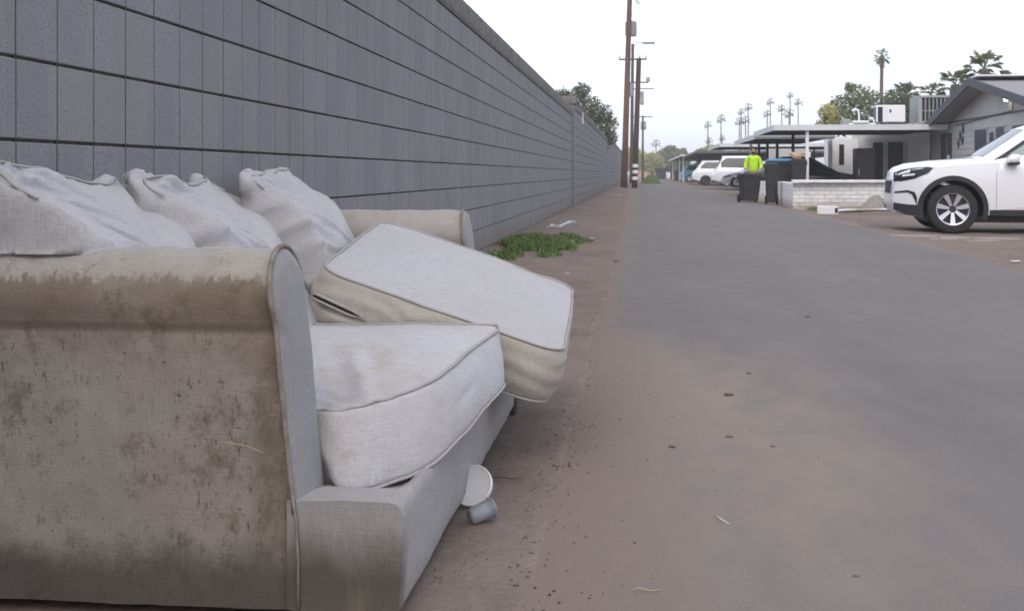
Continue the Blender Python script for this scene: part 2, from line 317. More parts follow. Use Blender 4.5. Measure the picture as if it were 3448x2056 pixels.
class G:
    """gathers shapes for one mesh"""
    def __init__(s): s.v = []; s.f = []; s.m = []
    def add(s, v, f, mi=0):
        k = len(s.v); s.v += [Vector(p) for p in v]; s.f += [[i+k for i in q] for q in f]; s.m += [mi]*len(f); return s
    def box(s, a, b, mi=0, M=None):
        x0, y0, z0 = a; x1, y1, z1 = b
        v = [Vector(p) for p in ((x0,y0,z0),(x1,y0,z0),(x1,y1,z0),(x0,y1,z0),(x0,y0,z1),(x1,y0,z1),(x1,y1,z1),(x0,y1,z1))]
        if M is not None: v = [M @ p for p in v]
        return s.add(v, [(0,3,2,1),(4,5,6,7),(0,1,5,4),(1,2,6,5),(2,3,7,6),(3,0,4,7)], mi)
    def bbox(s, a, b, bv=.01, mi=0, M=None):
        """box with bevelled vertical+horizontal edges (cheap chamfer)"""
        x0, y0, z0 = a; x1, y1, z1 = b; c = bv
        lay = [(c, z0), (0, z0+c), (0, z1-c), (c, z1)]
        v = []
        for ins, z in lay:
            v += [(x0+ins+c,y0+ins,z),(x1-ins-c,y0+ins,z),(x1-ins,y0+ins+c,z),(x1-ins,y1-ins-c,z),(x1-ins-c,y1-ins,z),(x0+ins+c,y1-ins,z),(x0+ins,y1-ins-c,z),(x0+ins,y0+ins+c,z)]
        v = [Vector(p) for p in v]
        if M is not None: v = [M @ p for p in v]
        f = [tuple(range(7, -1, -1)), tuple(range(24, 32))]
        for L in range(3):
            for i in range(8):
                j = (i+1) % 8; f.append((L*8+i, L*8+j, L*8+8+j, L*8+8+i))
        return s.add(v, f, mi)
    def tube(s, pts, rad, n=8, mi=0, caps=True):
        pts = [Vector(p) for p in pts]
        rs = rad if isinstance(rad, (list, tuple)) else [rad]*len(pts)
        v = []; f = []
        prev = None
        for i, p in enumerate(pts):
            t = (pts[min(i+1, len(pts)-1)] - pts[max(i-1, 0)])
            if t.length < 1e-9: t = Vector((0, 0, 1))
            t.normalize()
            if prev is None:
                u = t.orthogonal().normalized()
            else:
                u = prev - t*prev.dot(t)
                u = u.normalized() if u.length > 1e-6 else t.orthogonal().normalized()
            prev = u; q = t.cross(u)
            for k in range(n):
                a = 2*math.pi*k/n; v.append(p + (u*math.cos(a) + q*math.sin(a))*rs[i])
        for i in range(len(pts)-1):
            for k in range(n):
                j = (k+1) % n; f.append((i*n+k, i*n+j, (i+1)*n+j, (i+1)*n+k))
        if caps: f += [tuple(range(n-1, -1, -1)), tuple((len(pts)-1)*n + k for k in range(n))]
        return s.add(v, f, mi)
    def lathe(s, prof, c, n=24, mi=0, axis='Z'):
        v = []; f = []
        for r, h in prof:
            for k in range(n):
                a = 2*math.pi*k/n
                if axis == 'Z': v.append((c[0]+r*math.cos(a), c[1]+r*math.sin(a), c[2]+h))
                else: v.append((c[0]+r*math.cos(a), c[1]+h, c[2]+r*math.sin(a)))
        for i in range(len(prof)-1):
            for k in range(n):
                j = (k+1) % n
                q = (i*n+k, i*n+j, (i+1)*n+j, (i+1)*n+k)
                f.append(q if axis == 'Z' else q[::-1])
        return s.add(v, f, mi)
    def prism(s, poly, y0, y1, mi=0, axis='Y'):
        """poly in (x,z) extruded along y, or (y,z) along x when axis == 'X'"""
        n = len(poly)
        if axis == 'Y': v = [(p[0], y0, p[1]) for p in poly] + [(p[0], y1, p[1]) for p in poly]
        elif axis == 'X': v = [(y0, p[0], p[1]) for p in poly] + [(y1, p[0], p[1]) for p in poly]
        else: v = [(p[0], p[1], y0) for p in poly] + [(p[0], p[1], y1) for p in poly]
        f = [tuple(range(n)), tuple(range(2*n-1, n-1, -1))]
        for i in range(n):
            j = (i+1) % n; f.append((i, i+n, j+n, j))
        return s.add(v, f, mi)
    def done(s, name, m, parent=None, world=False, smooth=False, mats=None, weld=False):
        o = mesh_obj(name, s.v, s.f, m, parent, world, smooth, mats, s.m if mats else None)
        bm = bmesh.new(); bm.from_mesh(o.data)
        if weld: bmesh.ops.remove_doubles(bm, verts=bm.verts, dist=1e-5)
        bmesh.ops.recalc_face_normals(bm, faces=bm.faces); bm.to_mesh(o.data); bm.free()
        return o
def autosmooth(o, ang=35):
    me = o.data; me.polygons.foreach_set('use_smooth', [True]*len(me.polygons))
    bm = bmesh.new(); bm.from_mesh(me)
    for e in bm.edges:
        if len(e.link_faces) == 2 and e.calc_face_angle(0) > R(ang): e.smooth = False
    bm.to_mesh(me); bm.free(); return o
def copy_tree(o, parent=None):
    c = o.copy(); COL.objects.link(c)
    if parent is not None: c.parent = parent
    for ch in list(o.children): copy_tree(ch, c)
    return c
def fb(p, sc=1.0, st=(1, 1, 1)):
    return noise.fractal(Vector((p[0]*sc*st[0], p[1]*sc*st[1], p[2]*sc*st[2])), 1.0, 2.0, 4)

# ------------------------------------------------------------------ ground and road
def edge_l(y):   # left edge of the asphalt
    e = -.29 if y < 8 else -.29 - (y-8)*.0065
    return e + .05*noise.noise(Vector((0, y*.55, 3))) + .03*noise.noise(Vector((5, y*2.1, 3)))
def edge_r(y):
    e = 3.30 + min(1, max(0, (y-9)/12))*.40
    if y > 24: e = 3.68 - min(.3, (y-24)*.03)
    return e + .10*noise.noise(Vector((9, y*.4, 1))) + .05*noise.noise(Vector((2, y*1.7, 8)))
def ground_z(x, y):
    z = 0.0
    if x < -.3:
        t = max(0, min(1, (-.55-x)/.95)); z += .085*t*t*(3-2*t)*max(0, min(1, (y-4.5)/3))
    if x > 3.5:
        t = max(0, min(1, (x-3.5)/1.2)); z -= .06*t
    if -1.7 < x < 12 and y < 60: z += .012*fb((x, y, 0), 1.7) + .006*fb((x, y, 4), 6)
    el_, er = edge_l(y), edge_r(y)
    de = max(el_-x, x-er)
    if 0 < de < .35 and y < 60: z = z*(de/.35) + .001
    if el_+.07 < x < er-.07: z = min(z, -.02)
    elif el_ <= x <= er: z = .0015
    return z
def lin(a, b, n): return [a+(b-a)*i/n for i in range(n+1)]
xs = [-1500, -400, -80, -20, -5, -2.2, -1.8] + lin(-1.6, -.1, 60) + lin(0, 3, 10) + lin(3.1, 9, 60) + [10, 12, 20, 60, 300, 1500]
ys = [-300, -40, -8, -3] + lin(-1, 14, 120) + lin(14.3, 45, 90) + lin(47, 120, 30) + [150, 220, 400, 900, 2500]
gv = [(x, y, ground_z(x, y)) for y in ys for x in xs]
nx = len(xs)
gf = [(j*nx+i, j*nx+i+1, (j+1)*nx+i+1, (j+1)*nx+i) for j in range(len(ys)-1) for i in range(nx-1)]
info(mesh_obj('ground', gv, gf, M_DIRT, smooth=True), kind='structure')
ry = [-40, -10] + lin(-3, 14, 90) + lin(14.3, 45, 90) + lin(46, 150, 60) + [200, 300, 500, 900]
rv = []
for y in ry:
    a, b = edge_l(y), edge_r(y)
    for k, t in enumerate([0, .02, .06, .15, .3, .45, .6, .75, .88, .95, .985, 1]):
        x = a + (b-a)*t; z = .004
        if k in (0, 11): z = -.005
        if k in (1, 10): z = .0005
        if k in (2, 9): z = .003
        rv.append((x, y, z + .003*math.sin(t*math.pi)))
rf = [(j*12+i, j*12+i+1, (j+1)*12+i+1, (j+1)*12+i) for j in range(len(ry)-1) for i in range(11)]
info(mesh_obj('road', rv, rf, M_ROAD, smooth=True), kind='structure')

# ------------------------------------------------------------------ concrete block wall
H = .2032; WX = -1.516
Z0 = .119 - H
wall = base('block_wall', (WX-.1, 12, 0), 'long grey concrete block wall with stack bond joints and rough cap along the left of the alley', 'wall')
Y0 = -3.0; NB = int((26.2-Y0)/H)
g = G(); g.box((WX-.19, Y0, -.2), (WX-.009, 26.2, Z0+11*H)); g.done('mortar_core', M_MORTAR, wall, world=True)
g = G()
for i in range(NB): g.box((WX-.02, Y0+i*H-.0042, Z0+.002), (WX-.0028, Y0+i*H+.0042, Z0+11*H-.002))
g.done('upright_joint', M_MORTAR, wall, world=True)['kind'] = 'stuff'
bg_ = G(); bg_.bbox((-.02, .0036, .0042), (0, H-.0036, H-.0042), .0026)
blk_me = None
joined = G(); count = 0; i_start = int((2.35-Y0)/H)
for i in range(NB):
    for j in range(11):
        y = Y0+i*H; z = Z0+j*H
        if i >= i_start and count < 297:
            if blk_me is None:
                o = bg_.done('block', M_BLOCK, wall); blk_me = o.data
            else:
                o = bpy.data.objects.new('block', blk_me); COL.objects.link(o); o.parent = wall
            o.location = Vector((WX + random.uniform(-.0012, .0012), y, z)) - wall.location
            count += 1
        else:
            dx = random.uniform(-.001, .001)
            joined.add([p + Vector((WX+dx, y, z)) for p in bg_.v], bg_.f)
o = joined.done('block_face', M_BLOCK, wall, world=True); o['kind'] = 'stuff'
# cap blocks, slightly proud and rough
cz = Z0+11*H+.005; L2 = .4064
for i in range(int((26.2-Y0)/L2)+1):
    y = Y0+i*L2
    g = G(); d = random.uniform(0, .006)
    ny = 5
    vv = []; ff = []
    prof = [(.006, 0), (.016, .03), (.018, .10), (.014, .17), (-.004, .196), (-.10, .199), (-.20, .196), (-.21, .17), (-.21, 0)]
    ylist = lin(y+.003, y+L2-.003, ny)
    for yy in ylist:
        for px, pz in prof:
            vv.append((WX+px+.004*noise.noise(Vector((px*20, yy*14, pz*14))), yy, cz+pz+.002*noise.noise(Vector((yy*9, pz*20, 3)))))
    n_ = len(prof)
    for a in range(ny):
        for b in range(n_-1): ff.append((a*n_+b, a*n_+b+1, (a+1)*n_+b+1, (a+1)*n_+b))
        ff.append((a*n_+n_-1, a*n_, (a+1)*n_, (a+1)*n_+n_-1))
    ff += [tuple(range(n_)), tuple(range(ny*n_+n_-1, ny*n_-1, -1))]
    g.add(vv, ff); g.done('cap_block', M_CAP, wall, world=True)
# taller far stretches of the same wall, courses still readable, single blocks not
g = G(); g.bbox((WX-.24, 26.2, -.1), (WX+.045, 26.65, 2.42), .01); g.done('pier', M_BLOCK, wall, world=True)
g = G(); g.bbox((WX-.28, 26.15, 2.42), (WX+.085, 26.70, 2.60), .01); g.done('pier_cap', M_CAP, wall, world=True)
for (ya, yb, nc) in ((26.65, 58, 12), (58, 100, 13)):
    for j in range(nc):
        g = G(); y = ya
        g.bbox((WX-.19, ya, Z0+j*H+.006), (WX, yb, Z0+(j+1)*H-.004), .002)
        g.done('course', M_BLOCK, wall, world=True)
    g = G(); g.box((WX-.18, ya, -.1), (WX-.012, yb, Z0+nc*H)); g.done('mortar_core', M_MORTAR, wall, world=True)
    g = G(); g.bbox((WX-.2, ya, Z0+nc*H+.004), (WX+.016, yb, Z0+(nc+1)*H-.02), .01); g.done('cap_course', M_CAP, wall, world=True)
g = G(); g.box((WX+.002, 30.6, 2.16), (WX+.03, 30.85, 2.46)); info(g.done('wall_notice', M_WPAINT), 'small white notice high on the far part of the block wall', 'sign')

# ------------------------------------------------------------------ sofa
SR = Vector((-.95, 3.42, 0))
sofa = base('sofa', SR, 'long dirty beige linen sofa with square padded arms standing against the block wall', 'sofa')
def arm_outline(y0, y1, top=.708, pad=.56, n=10, bottom=.022):
    """closed loop in (y,z): up the outer side, over the round top, down the inner side"""
    t = y1-y0; c = (y0+y1)/2
    p = [(y0+.012, bottom), (y0+.010, .12), (y0+.006, .22), (y0+.004, .34), (y0+.004, .45), (y0+.006, pad-.035), (y0+.010, pad-.008), (y0+.008, pad+.003), (y0-.002, pad+.022), (y0-.007, pad+.055)]
    r = t/2+.002; zc = top-r*.86
    for k in range(n+1):
        a = math.pi - math.pi*k/n
        p.append((c+(r+.004)*math.cos(a), zc+r*.86*math.sin(a)))
    p += [(y1+.006, pad+.04), (y1+.003, pad), (y1, .45), (y1, .34), (y1-.002, .22), (y1-.004, .12), (y1-.006, bottom)]
    return p
def xfront(z): return -.652 - (z-.2)*.105
def resample(p, n):
    P = [Vector((a, b, 0)) if len(q) == 2 else Vector(q) for q in p for a, b in [(q[0], q[1])]] if len(p[0]) == 2 else [Vector(q) for q in p]
    d = [0]
    for i in range(1, len(P)): d.append(d[-1]+(P[i]-P[i-1]).length)
    out = []
    for k in range(n):
        s = d[-1]*k/(n-1); i = 0
        while i < len(d)-2 and d[i+1] < s: i += 1
        out.append(P[i].lerp(P[i+1], (s-d[i])/max(1e-9, d[i+1]-d[i])))
    return out
def make_arm(y0, y1, near):
    ol = resample(arm_outline(y0, y1), 90)
    nX = 70; v = []; f = []
    for i in range(nX+1):
        t = i/nX
        for q in ol:
            y, z = q.x, q.y
            xf = xfront(z); x = -1.49 + (xf+1.49)*t
            # soft stuffing: droop along the arm, hand-worn hollows
            zz = z - (.004*(1-t) if z > .6 else 0)
            k = .004*fb((x, y, z), 5) + .0022*fb((x, y, z), 18, (1, 1, .5))
            out = -1 if y < (y0+y1)/2 else 1
            edge = max(0, 1-abs(1-t)*14)
            yy = y + out*k*1.4 - out*.006*edge
            if z > .64: zz += k*1.6 - .006*edge
            if z < .56 and out < 0: yy += .003*fb((x, 0, z), 7, (1.5, 1, .4))
            v.append((x, yy, zz))
    n = len(ol)
    for i in range(nX):
        for k in range(n-1): f.append((i*n+k, (i+1)*n+k, (i+1)*n+k+1, i*n+k+1))
    f.append(tuple(range(n)))
    a = mesh_obj('arm', v, f, M_ARM, sofa, world=True, smooth=True)
    # front panel, gently puffed, following the same outline inset
    c = Vector(((y0+y1)/2, .4, 0)); rings = []
    m_ = len(ol); pv = []; pf = []
    lo = .20 if near else .20
    oo = [Vector((q.x, max(q.y, lo), 0)) for q in ol]
    for s, dx in ((1.0, 0.0), (.93, .010), (.80, .016), (.55, .019), (.25, .020)):
        for q in oo:
            y = c.x+(q.x-c.x)*s; zc_ = max(lo, q.y) ; z = c.y+(q.y-c.y)*(1-(1-s)*.55) if q.y > c.y else c.y+(q.y-c.y)*(1-(1-s)*.1)
            pv.append((xfront(z)+dx+.001 + .002*fb((y, z, 1), 9), y, z))
    for r_ in range(4):
        for k in range(m_-1): pf.append((r_*m_+k, r_*m_+k+1, (r_+1)*m_+k+1, (r_+1)*m_+k))
    pf.append(tuple(4*m_+k for k in range(m_)))
    fp = mesh_obj('front_panel', pv, pf, M_FRONT, a, smooth=True)
    for vv in fp.data.vertices: vv.co -= SR
    pg = G(); pts = [Vector((xfront(q.y)+.003, q.x, q.y)) for q in oo if q.y > lo+.001]
    pg.tube(pts, .0052, 8); pp = pg.done('piping', M_PIPED, a, smooth=True)
    for vv in pp.data.vertices: vv.co -= SR
    return a
make_arm(2.13, 2.325, True)
fa = make_arm(4.50, 4.72, False)
# front rail with its own end faces and a soft top edge
def rail_sec(i_t):
    return [(-.664, .026), (-.63, .022), (-.455, .022), (-.442, .028), (-.438, .10), (-.437, .16), (-.437, .215), (-.441, .230), (-.452, .237), (-.52, .239), (-.60, .238), (-.664, .236)]
v = []; f = []; sec = resample([(a, b) for a, b in rail_sec(0)], 46); ny = 130
for i in range(ny+1):
    y = 2.136 + (4.722-2.136)*i/ny
    e = min(i, ny-i)/3.0; ins = .006*max(0, 1-e)**2
    for q in sec:
        x, z = q.x, q.y
        k = .0035*fb((x, y, z), 4) + .0015*fb((x, y, z), 15)
        xx = x + (k if x > -.46 else 0) - (ins if x > -.5 else 0); zz = z + (k if z > .22 else 0) - (ins if z > .2 else 0)
        if z > .2: zz -= .030*math.exp(-((y-2.36)/.10)**2)*max(0, min(1, (-.452-x)/.03))
        v.append((xx, y, zz))
n = len(sec)
for i in range(ny):
    for k in range(n-1): f.append((i*n+k, i*n+k+1, (i+1)*n+k+1, (i+1)*n+k))
f += [tuple(range(n-1, -1, -1)), tuple(ny*n+k for k in range(n))]
mesh_obj('front_rail', v, f, M_RAIL, sofa, world=True, smooth=False)
rail = [o for o in sofa.children if o.name.startswith('front_rail')][0]; autosmooth(rail, 50)
sg = G(); sg.tube([(-.640, 2.130, .03), (-.640, 2.130, .12), (-.644, 2.128, .20), (-.652, 2.129, .245)], .003, 6)
o = sg.done('seam', M_PIPED, rail, smooth=True)
for vv in o.data.vertices: vv.co -= SR
g = G(); g.box((-1.48, 2.20, .06), (-.63, 4.66, .17)); g.done('seat_deck', M_UNDERD, sofa, world=True)
g = G(); g.bbox((-1.50, 2.14, .05), (-1.38, 4.71, .76), .03); g.done('back_frame', M_ARM, sofa, world=True)
for (lx, ly) in ((-.50, 2.24), (-.47, 4.10), (-.50, 4.62), (-1.42, 2.24), (-1.42, 4.62)):
    g = G(); g.bbox((lx-.03, ly-.035, -.01 if lx > -1 else .05), (lx+.035, ly+.035, .062 if lx > -1 else .09), .006)
    g.done('foot', M_WOODF, sofa, world=True)

# ---- loose cushions
def cushion(name, top, bot, crown_t, crown_b, bulge, m, label, cat='cushion', group=None, wr=None, pipe_r=.0040, rings=30, side=12, dense=None, knife=4.0, mside=None, pipe_keep=None):
    """top/bot: closed loops (lists of Vector, same length) ordered counter-clockwise seen from the top face"""
    N = len(top)
    ct = sum(top, Vector())/N; cb = sum(bot, Vector())/N
    nrm = (ct-cb).normalized(); ctr = (ct+cb)/2
    V = []; F = []; FM = []
    def ring(lp, c, s, h): return [c + (p-c)*s + nrm*h for p in lp]
    RG = []
    for k in range(rings, 0, -1):
        s = k/rings; s = s**.8
        RG.append((ring(top, ct, s, crown_t*(1-s**knife)), 0))
    RG = RG[::-1]
    for k in range(1, side):
        t = k/side; rr = []
        for i in range(N):
            p = top[i].lerp(bot[i], t)
            tan = (top[(i+1) % N]-top[i-1]).normalized(); out = tan.cross(nrm).normalized()
            if out.dot(p-ctr) < 0: out = -out
            rr.append(p + out*bulge*math.sin(math.pi*t)**.7)
        RG.append((rr, 1))
    for k in range(rings, 0, -1):
        s = (k/rings)**.8
        RG.append((ring(bot, cb, s, -crown_b*(1-s**knife)), 2))
    for rr, _ in RG: V += rr
    nr = len(RG)
    for a in range(nr-1):
        for i in range(N):
            j = (i+1) % N; F.append((a*N+i, (a+1)*N+i, (a+1)*N+j, a*N+j)); FM.append(1 if (rings-1 <= a < rings+side-1) or (pipe_keep and a >= rings*.80 and a < rings and RG[a][0][i].y < ctr.y and RG[a][0][i].z < ctr.z+.2) else 0)
    F.append(tuple(range(N))); FM.append(0); F.append(tuple((nr-1)*N+i for i in range(N-1, -1, -1))); FM.append(0)
    kinds = [q for rr, q in RG for _ in rr]
    svals = []
    V2 = list(V)
    if wr:
        me = bpy.data.meshes.new('tmp'); me.from_pydata([tuple(p) for p in V], [], F); me.update()
        nn = [x.normal.copy() for x in me.vertices]
        sgn = 1 if nn[(rings//2)*N].dot(nrm) > 0 else -1
        V2 = [V[i] + nn[i]*sgn*wr(V[i], kinds[i], i % N / N, i//N) for i in range(len(V))]
        bpy.data.meshes.remove(me)
    if pipe_keep:
        for p in V2:                                   # the near arm holds the pillow back
            if p.y < 2.192: p.y = 2.192-(2.192-p.y)*.5
            if p.y < 2.342 and p.z < .692:
                if (2.342-p.y) < (.692-p.z)*1.5: p.y = 2.342
                else: p.z = .692
            if p.x < -1.505: p.x = -1.505
    root = base(name, (ctr.x, ctr.y, min(p.z for p in V2)), label, cat, group)
    body = mesh_obj('cushion_body', V2, F, m, root, world=True, smooth=True, mats=[m, mside or m], fm=FM)
    bm = bmesh.new(); bm.from_mesh(body.data); bmesh.ops.recalc_face_normals(bm, faces=bm.faces); bm.to_mesh(body.data); bm.free()
    it = rings-1; ib = rings+side-1
    for k in (it, ib):
        lp = V2[k*N:(k+1)*N]; pg = G()
        lp2 = lp + lp[:2]
        if pipe_keep: lp2 = [(lp2[i-3]+lp2[i-2]+lp2[i-1]+lp2[i]+lp2[(i+1) % len(lp2)]+lp2[(i+2) % len(lp2)]+lp2[(i+3) % len(lp2)])/7 for i in range(len(lp2))]
        lp2 = [p + ((p-ctr)-nrm*(p-ctr).dot(nrm)).normalized()*pipe_r*.5 + nrm*(pipe_r*.5 if k == it else -pipe_r*.5) for p in lp2]
        if pipe_keep:
            if k == ib: continue
            idx = [i for i in range(N) if pipe_keep(top[i])]
            st_ = next(i for i in idx if (i-1) % N not in set(idx)); lp2 = [lp2[(st_+q) % N] for q in range(len(idx))]
        pg.tube(lp2, pipe_r, 6, caps=False); pg.done('piping', M_PIPE, root, world=True, smooth=True)
    return root
def rrect(L, W, r, n):
    """rounded rectangle loop, CCW, n points, local xy"""
    p = []
    for cx, cy, a0 in ((L/2-r, W/2-r, 0), (-L/2+r, W/2-r, 90), (-L/2+r, -W/2+r, 180), (L/2-r, -W/2+r, 270)):
        for k in range(7):
            a = R(a0+15*k); p.append(Vector((cx+r*math.cos(a), cy+r*math.sin(a), 0)))
    p.append(p[0].copy())
    out = resample([tuple(q) for q in p], n+1)[:-1]
    return out

# near seat cushion: bowed front edge hanging over the rail, far end propped up
top_f = [(-.672, 2.337, .372), (-.620, 2.312, .374), (-.545, 2.372, .377), (-.468, 2.56, .384), (-.442, 2.72, .392), (-.432, 2.86, .400), (-.405, 3.05, .412), (-.388, 3.15, .420)]
bot_f = [(-.600, 2.275, .216), (-.560, 2.280, .215), (-.515, 2.325, .217), (-.448, 2.42, .231), (-.408, 2.64, .250), (-.390, 2.84, .264), (-.372, 2.98, .275), (-.362, 3.08, .283)]
top_r = [(-.392, 3.19, .424), (-.42, 3.225, .425), (-.60, 3.235, .422), (-.9, 3.24, .418), (-1.05, 3.23, .412), (-1.075, 3.19, .405), (-1.08, 2.9, .392), (-1.08, 2.6, .38), (-1.075, 2.39, .37), (-1.05, 2.345, .366), (-.9, 2.34, .366), (-.72, 2.340, .37)]
bot_r = [(-.368, 3.12, .286), (-.40, 3.16, .288), (-.60, 3.20, .285), (-.9, 3.215, .280), (-1.05, 3.21, .262), (-1.075, 3.17, .25), (-1.08, 2.9, .235), (-1.08, 2.6, .22), (-1.075, 2.39, .205), (-1.05, 2.345, .202), (-.9, 2.34, .202), (-.70, 2.338, .206), (-.630, 2.325, .212)]
def smooth_loop(P, n):
    m_ = len(P); out = []
    for i in range(m_):
        a, b, c, d = [Vector(P[(i+k) % m_]) for k in (-1, 0, 1, 2)]
        for k in range(12):
            t = k/12
            out.append(.5*((2*b)+(c-a)*t+(2*a-5*b+4*c-d)*t*t+(3*b-a-3*c+d)*t*t*t))
    out.append(out[0].copy())
    return resample([tuple(q) for q in out], n+1)[:-1]
NN = 220
top = smooth_loop(top_f+top_r, NN); bot = smooth_loop(bot_f+bot_r, NN)
def wr1(p, kind, u, ring):
    d = .0035*fb(p, 4.0) + .0015*fb(p, 14)
    if kind == 0:
        # a scooped hollow behind the near front corner with small gathers
        q = Vector((p.x+.68, (p.y-2.50)*.8)); r_ = q.length
        d -= .046*math.exp(-(r_/.13)**2)
        d += .003*math.exp(-(r_/.22)**2)*math.sin(p.y*38+p.x*60+7*fb(p, 4))
        ridge = abs((p.x+.60) + (p.y-2.5)*.35)
        d += .014*math.exp(-(ridge/.026)**2)*math.exp(-((p.y-2.55)/.2)**2)
    if kind == 1:
        d += .003*math.sin(p.z*120+6*fb(p, 3))*max(0, fb(p, 3, (1, .6, 1))) 
        d -= .0045*math.exp(-((p.z-.325-.1*(p.y-2.7))/.008)**2)*math.exp(-((p.y-2.72)/.10)**2)
    return d
cushion('seat_cushion', top, bot, .026, .02, .012, M_LINEN2, 'stained seat cushion in front of the near arm, its bowed front hanging over the rail', group='sofa seat cushions', wr=wr1, rings=40, side=18, knife=3.0, mside=M_LINEN2)
# far seat cushion, tipped across the front of the sofa
MX = Matrix(((.944, -.03, .328), (.062, .994, -.088), (-.323, .104, .941)))
MX = Matrix([MX.col[0].normalized(), (MX.col[2].cross(MX.col[0])).normalized(), MX.col[2].normalized()]).transposed()
C2 = Vector((-.607, 3.775, .430)); lp = rrect(.745, .985, .095, 240)
def pose(q, z): return MX @ Vector((q.x, q.y, z)) + C2
top = [pose(q, .080) for q in lp]; bot = [pose(q, -.080) for q in lp]
def wr2(p, kind, u, ring):
    q = MX.transposed() @ (p-C2)
    d = .004*fb(p, 3.5) + .0013*fb(p, 16)
    if kind == 0:
        d += .0022*math.sin((q.y*38) + 4*fb(q, 3))*math.exp(-((q.x-.02)/.26)**2)
        d -= .012*math.exp(-((q.x-.22)/.05)**2)*math.exp(-((q.y-.45)/.05)**2)
    if kind == 1:
        d += .002*math.sin(q.z*90+5*fb(p, 4))
        # open slit of the zip on the near side
        if q.y < -.3: d -= .016*math.exp(-((q.z+.02)/.006)**2)*(1 if -.37 < q.x < -.20 else 0)
    return d
tipped = cushion('seat_cushion', top, bot, .042, .03, .020, M_LINEN, 'seat cushion tipped up diagonally, one corner sticking out over the road', group='sofa seat cushions', wr=wr2, rings=40, side=22, knife=2.6, mside=M_LINENW)

def ql(x, y, z): return MX @ Vector((x, y, z)) + C2
for dz, rr_, mm, nm in ((0, .0042, M_UNDERD, 'zip_slit'), (.0075, .0042, M_LINENW, 'zip_lip'), (-.0075, .0042, M_LINENW, 'zip_lip')):
    sg = G(); sg.tube([ql(-.362+.145*k/6, -.5105-.002*math.sin(k/6*3.1), .008-.014*k/6+dz*(1 if k < 6 else .3)) for k in range(7)], [rr_*(.6 if k in (0, 6) else 1) for k in range(7)], 8)
    sg.done(nm, mm, tipped, world=True, smooth=True)
# back pillows: gusseted, slumped, dog-eared
def back_pillow(y0, y1, xb, xt, zb, zt, T, label, seed, yaw=15.0, ear_n=.03, ear_f=.03, sag=.02, near_drop=0, far_drop=0, cr=.075, wr_amt=1.0, mid_up=0.0):
    n = 200; W_ = y1-y0; Hh = math.hypot(xt-xb, zt-zb)
    ya_ = R(yaw); Rz = Matrix.Rotation(ya_, 3, 'Z'); eh = Rz @ Vector((xt-xb, 0, zt-zb)).normalized(); ew = Rz @ Vector((0, 1, 0)); en = ew.cross(eh).normalized()
    if en.x < 0: en = -en
    cen = Vector(((xb+xt)/2+.03, (y0+y1)/2, (zb+zt)/2))
    lp = rrect(W_, Hh, .030, n); T_, B_ = [], []
    for q in lp:
        a, b = q.x, q.y                      # a along width (+ = far), b along height
        ua, ub = a/(W_/2), b/(Hh/2)
        cor = max(0, abs(ua)-.6)/.4*max(0, abs(ub)-.6)/.4
        a2, b2 = a, b
        if ub > 0:
            ear = ear_n if ua < 0 else ear_f
            a2 += math.copysign(ear*cor, ua); b2 += ear*1.1*cor
            b2 -= sag*(1-ua*ua)*max(0, ub) - mid_up*math.exp(-((ua+.1)/.5)**2)*max(0, ub)
            b2 -= (near_drop*max(0, -ua) + far_drop*max(0, ua))*max(0, ub)
        else:
            a2 *= 1.0
        a2 *= 1 - .05*(1-ub*ub)*0
        jig = .006*noise.noise(Vector((a*9+seed, b*9, seed)))
        tq = max(0, min(1, (ub-.35)/.65)); th = T*(.30+.70*(1-cor)) * (1-.62*tq*tq*(3-2*tq))
        P0 = cen + ew*a2 + eh*(b2+jig)
        T_.append(P0 + en*th/2); B_.append(P0 - en*th/2)
    # loops must be CCW about en
    if (T_[0]-cen).cross(T_[20]-cen).dot(en) < 0: T_.reverse(); B_.reverse()
    def wrf(p, kind, u, ring):
        q = p-cen; a = q.y/(W_/2); b = q.dot(eh)/(Hh/2)
        s_ = seed*3.7
        d = .008*fb((p.x+s_, p.y, p.z), 2.2) + .0010*fb((p.x+s_, p.y, p.z), 14)
        # folds fanning out of the top corners and running across the near side
        for ca, cb_, am in ((-1, 1, 1.0), (1, 1, .55)):
            da, db = a-ca, b-cb_; r_ = math.hypot(da, db)
            th = math.atan2(db, da)
            d += wr_amt*am*.016*math.exp(-(r_/.85)**2)*math.sin(th*9+seed+3.0*fb((p.x+s_, p.y, p.z), 2.2))*min(1, r_*3)
        if kind != 2:
            w_ = max(0, min(1, (-a+.25)/.8))
            qq = (p.x*.5+s_, q.y*.8, q.dot(eh)*6.0+q.y*2.6)
            r1 = (1-min(1, abs(fb(qq, 1.9))*2.2))**2
            r2 = (1-min(1, abs(fb((qq[0]+9, qq[1]*1.6, qq[2]*1.7), 2.6))*2.4))**2
            d += wr_amt*(.024*w_*(r1-.35) + .005*(w_*.85+.15)*(r2-.3))
            rt = max(0, (b-.45)/.55)                       # gathers under the top seam
            r3 = (1-min(1, abs(fb((q.y*7+s_, q.dot(eh)*1.2, 1), 1.6))*2.2))**2
            d += wr_amt*.006*rt*rt*(r3-.35)
        return d
    return cushion('back_pillow', T_, B_, cr, .04, .022, M_LINEN, label, 'pillow', 'pillows along the sofa back', wr=wrf, rings=44, side=16, knife=2.1, pipe_r=.0032, mside=M_LINEN, pipe_keep=lambda p: (p-cen).dot(eh) > Hh*.40)
back_pillow(2.16, 2.86, -1.04, -1.34, .28, .815, .25, 'back pillow nearest the camera, its rounded top end cut by the left edge', 1.3, 6.0, .015, .035, .004, -.040, .015, cr=.055, wr_amt=.6)
back_pillow(2.84, 3.60, -1.03, -1.36, .28, .812, .25, 'middle back pillow with a pinched knot at its upper near corner', 2.9, 10.0, .022, .03, .022, -.004, .006, cr=.055, wr_amt=.8)
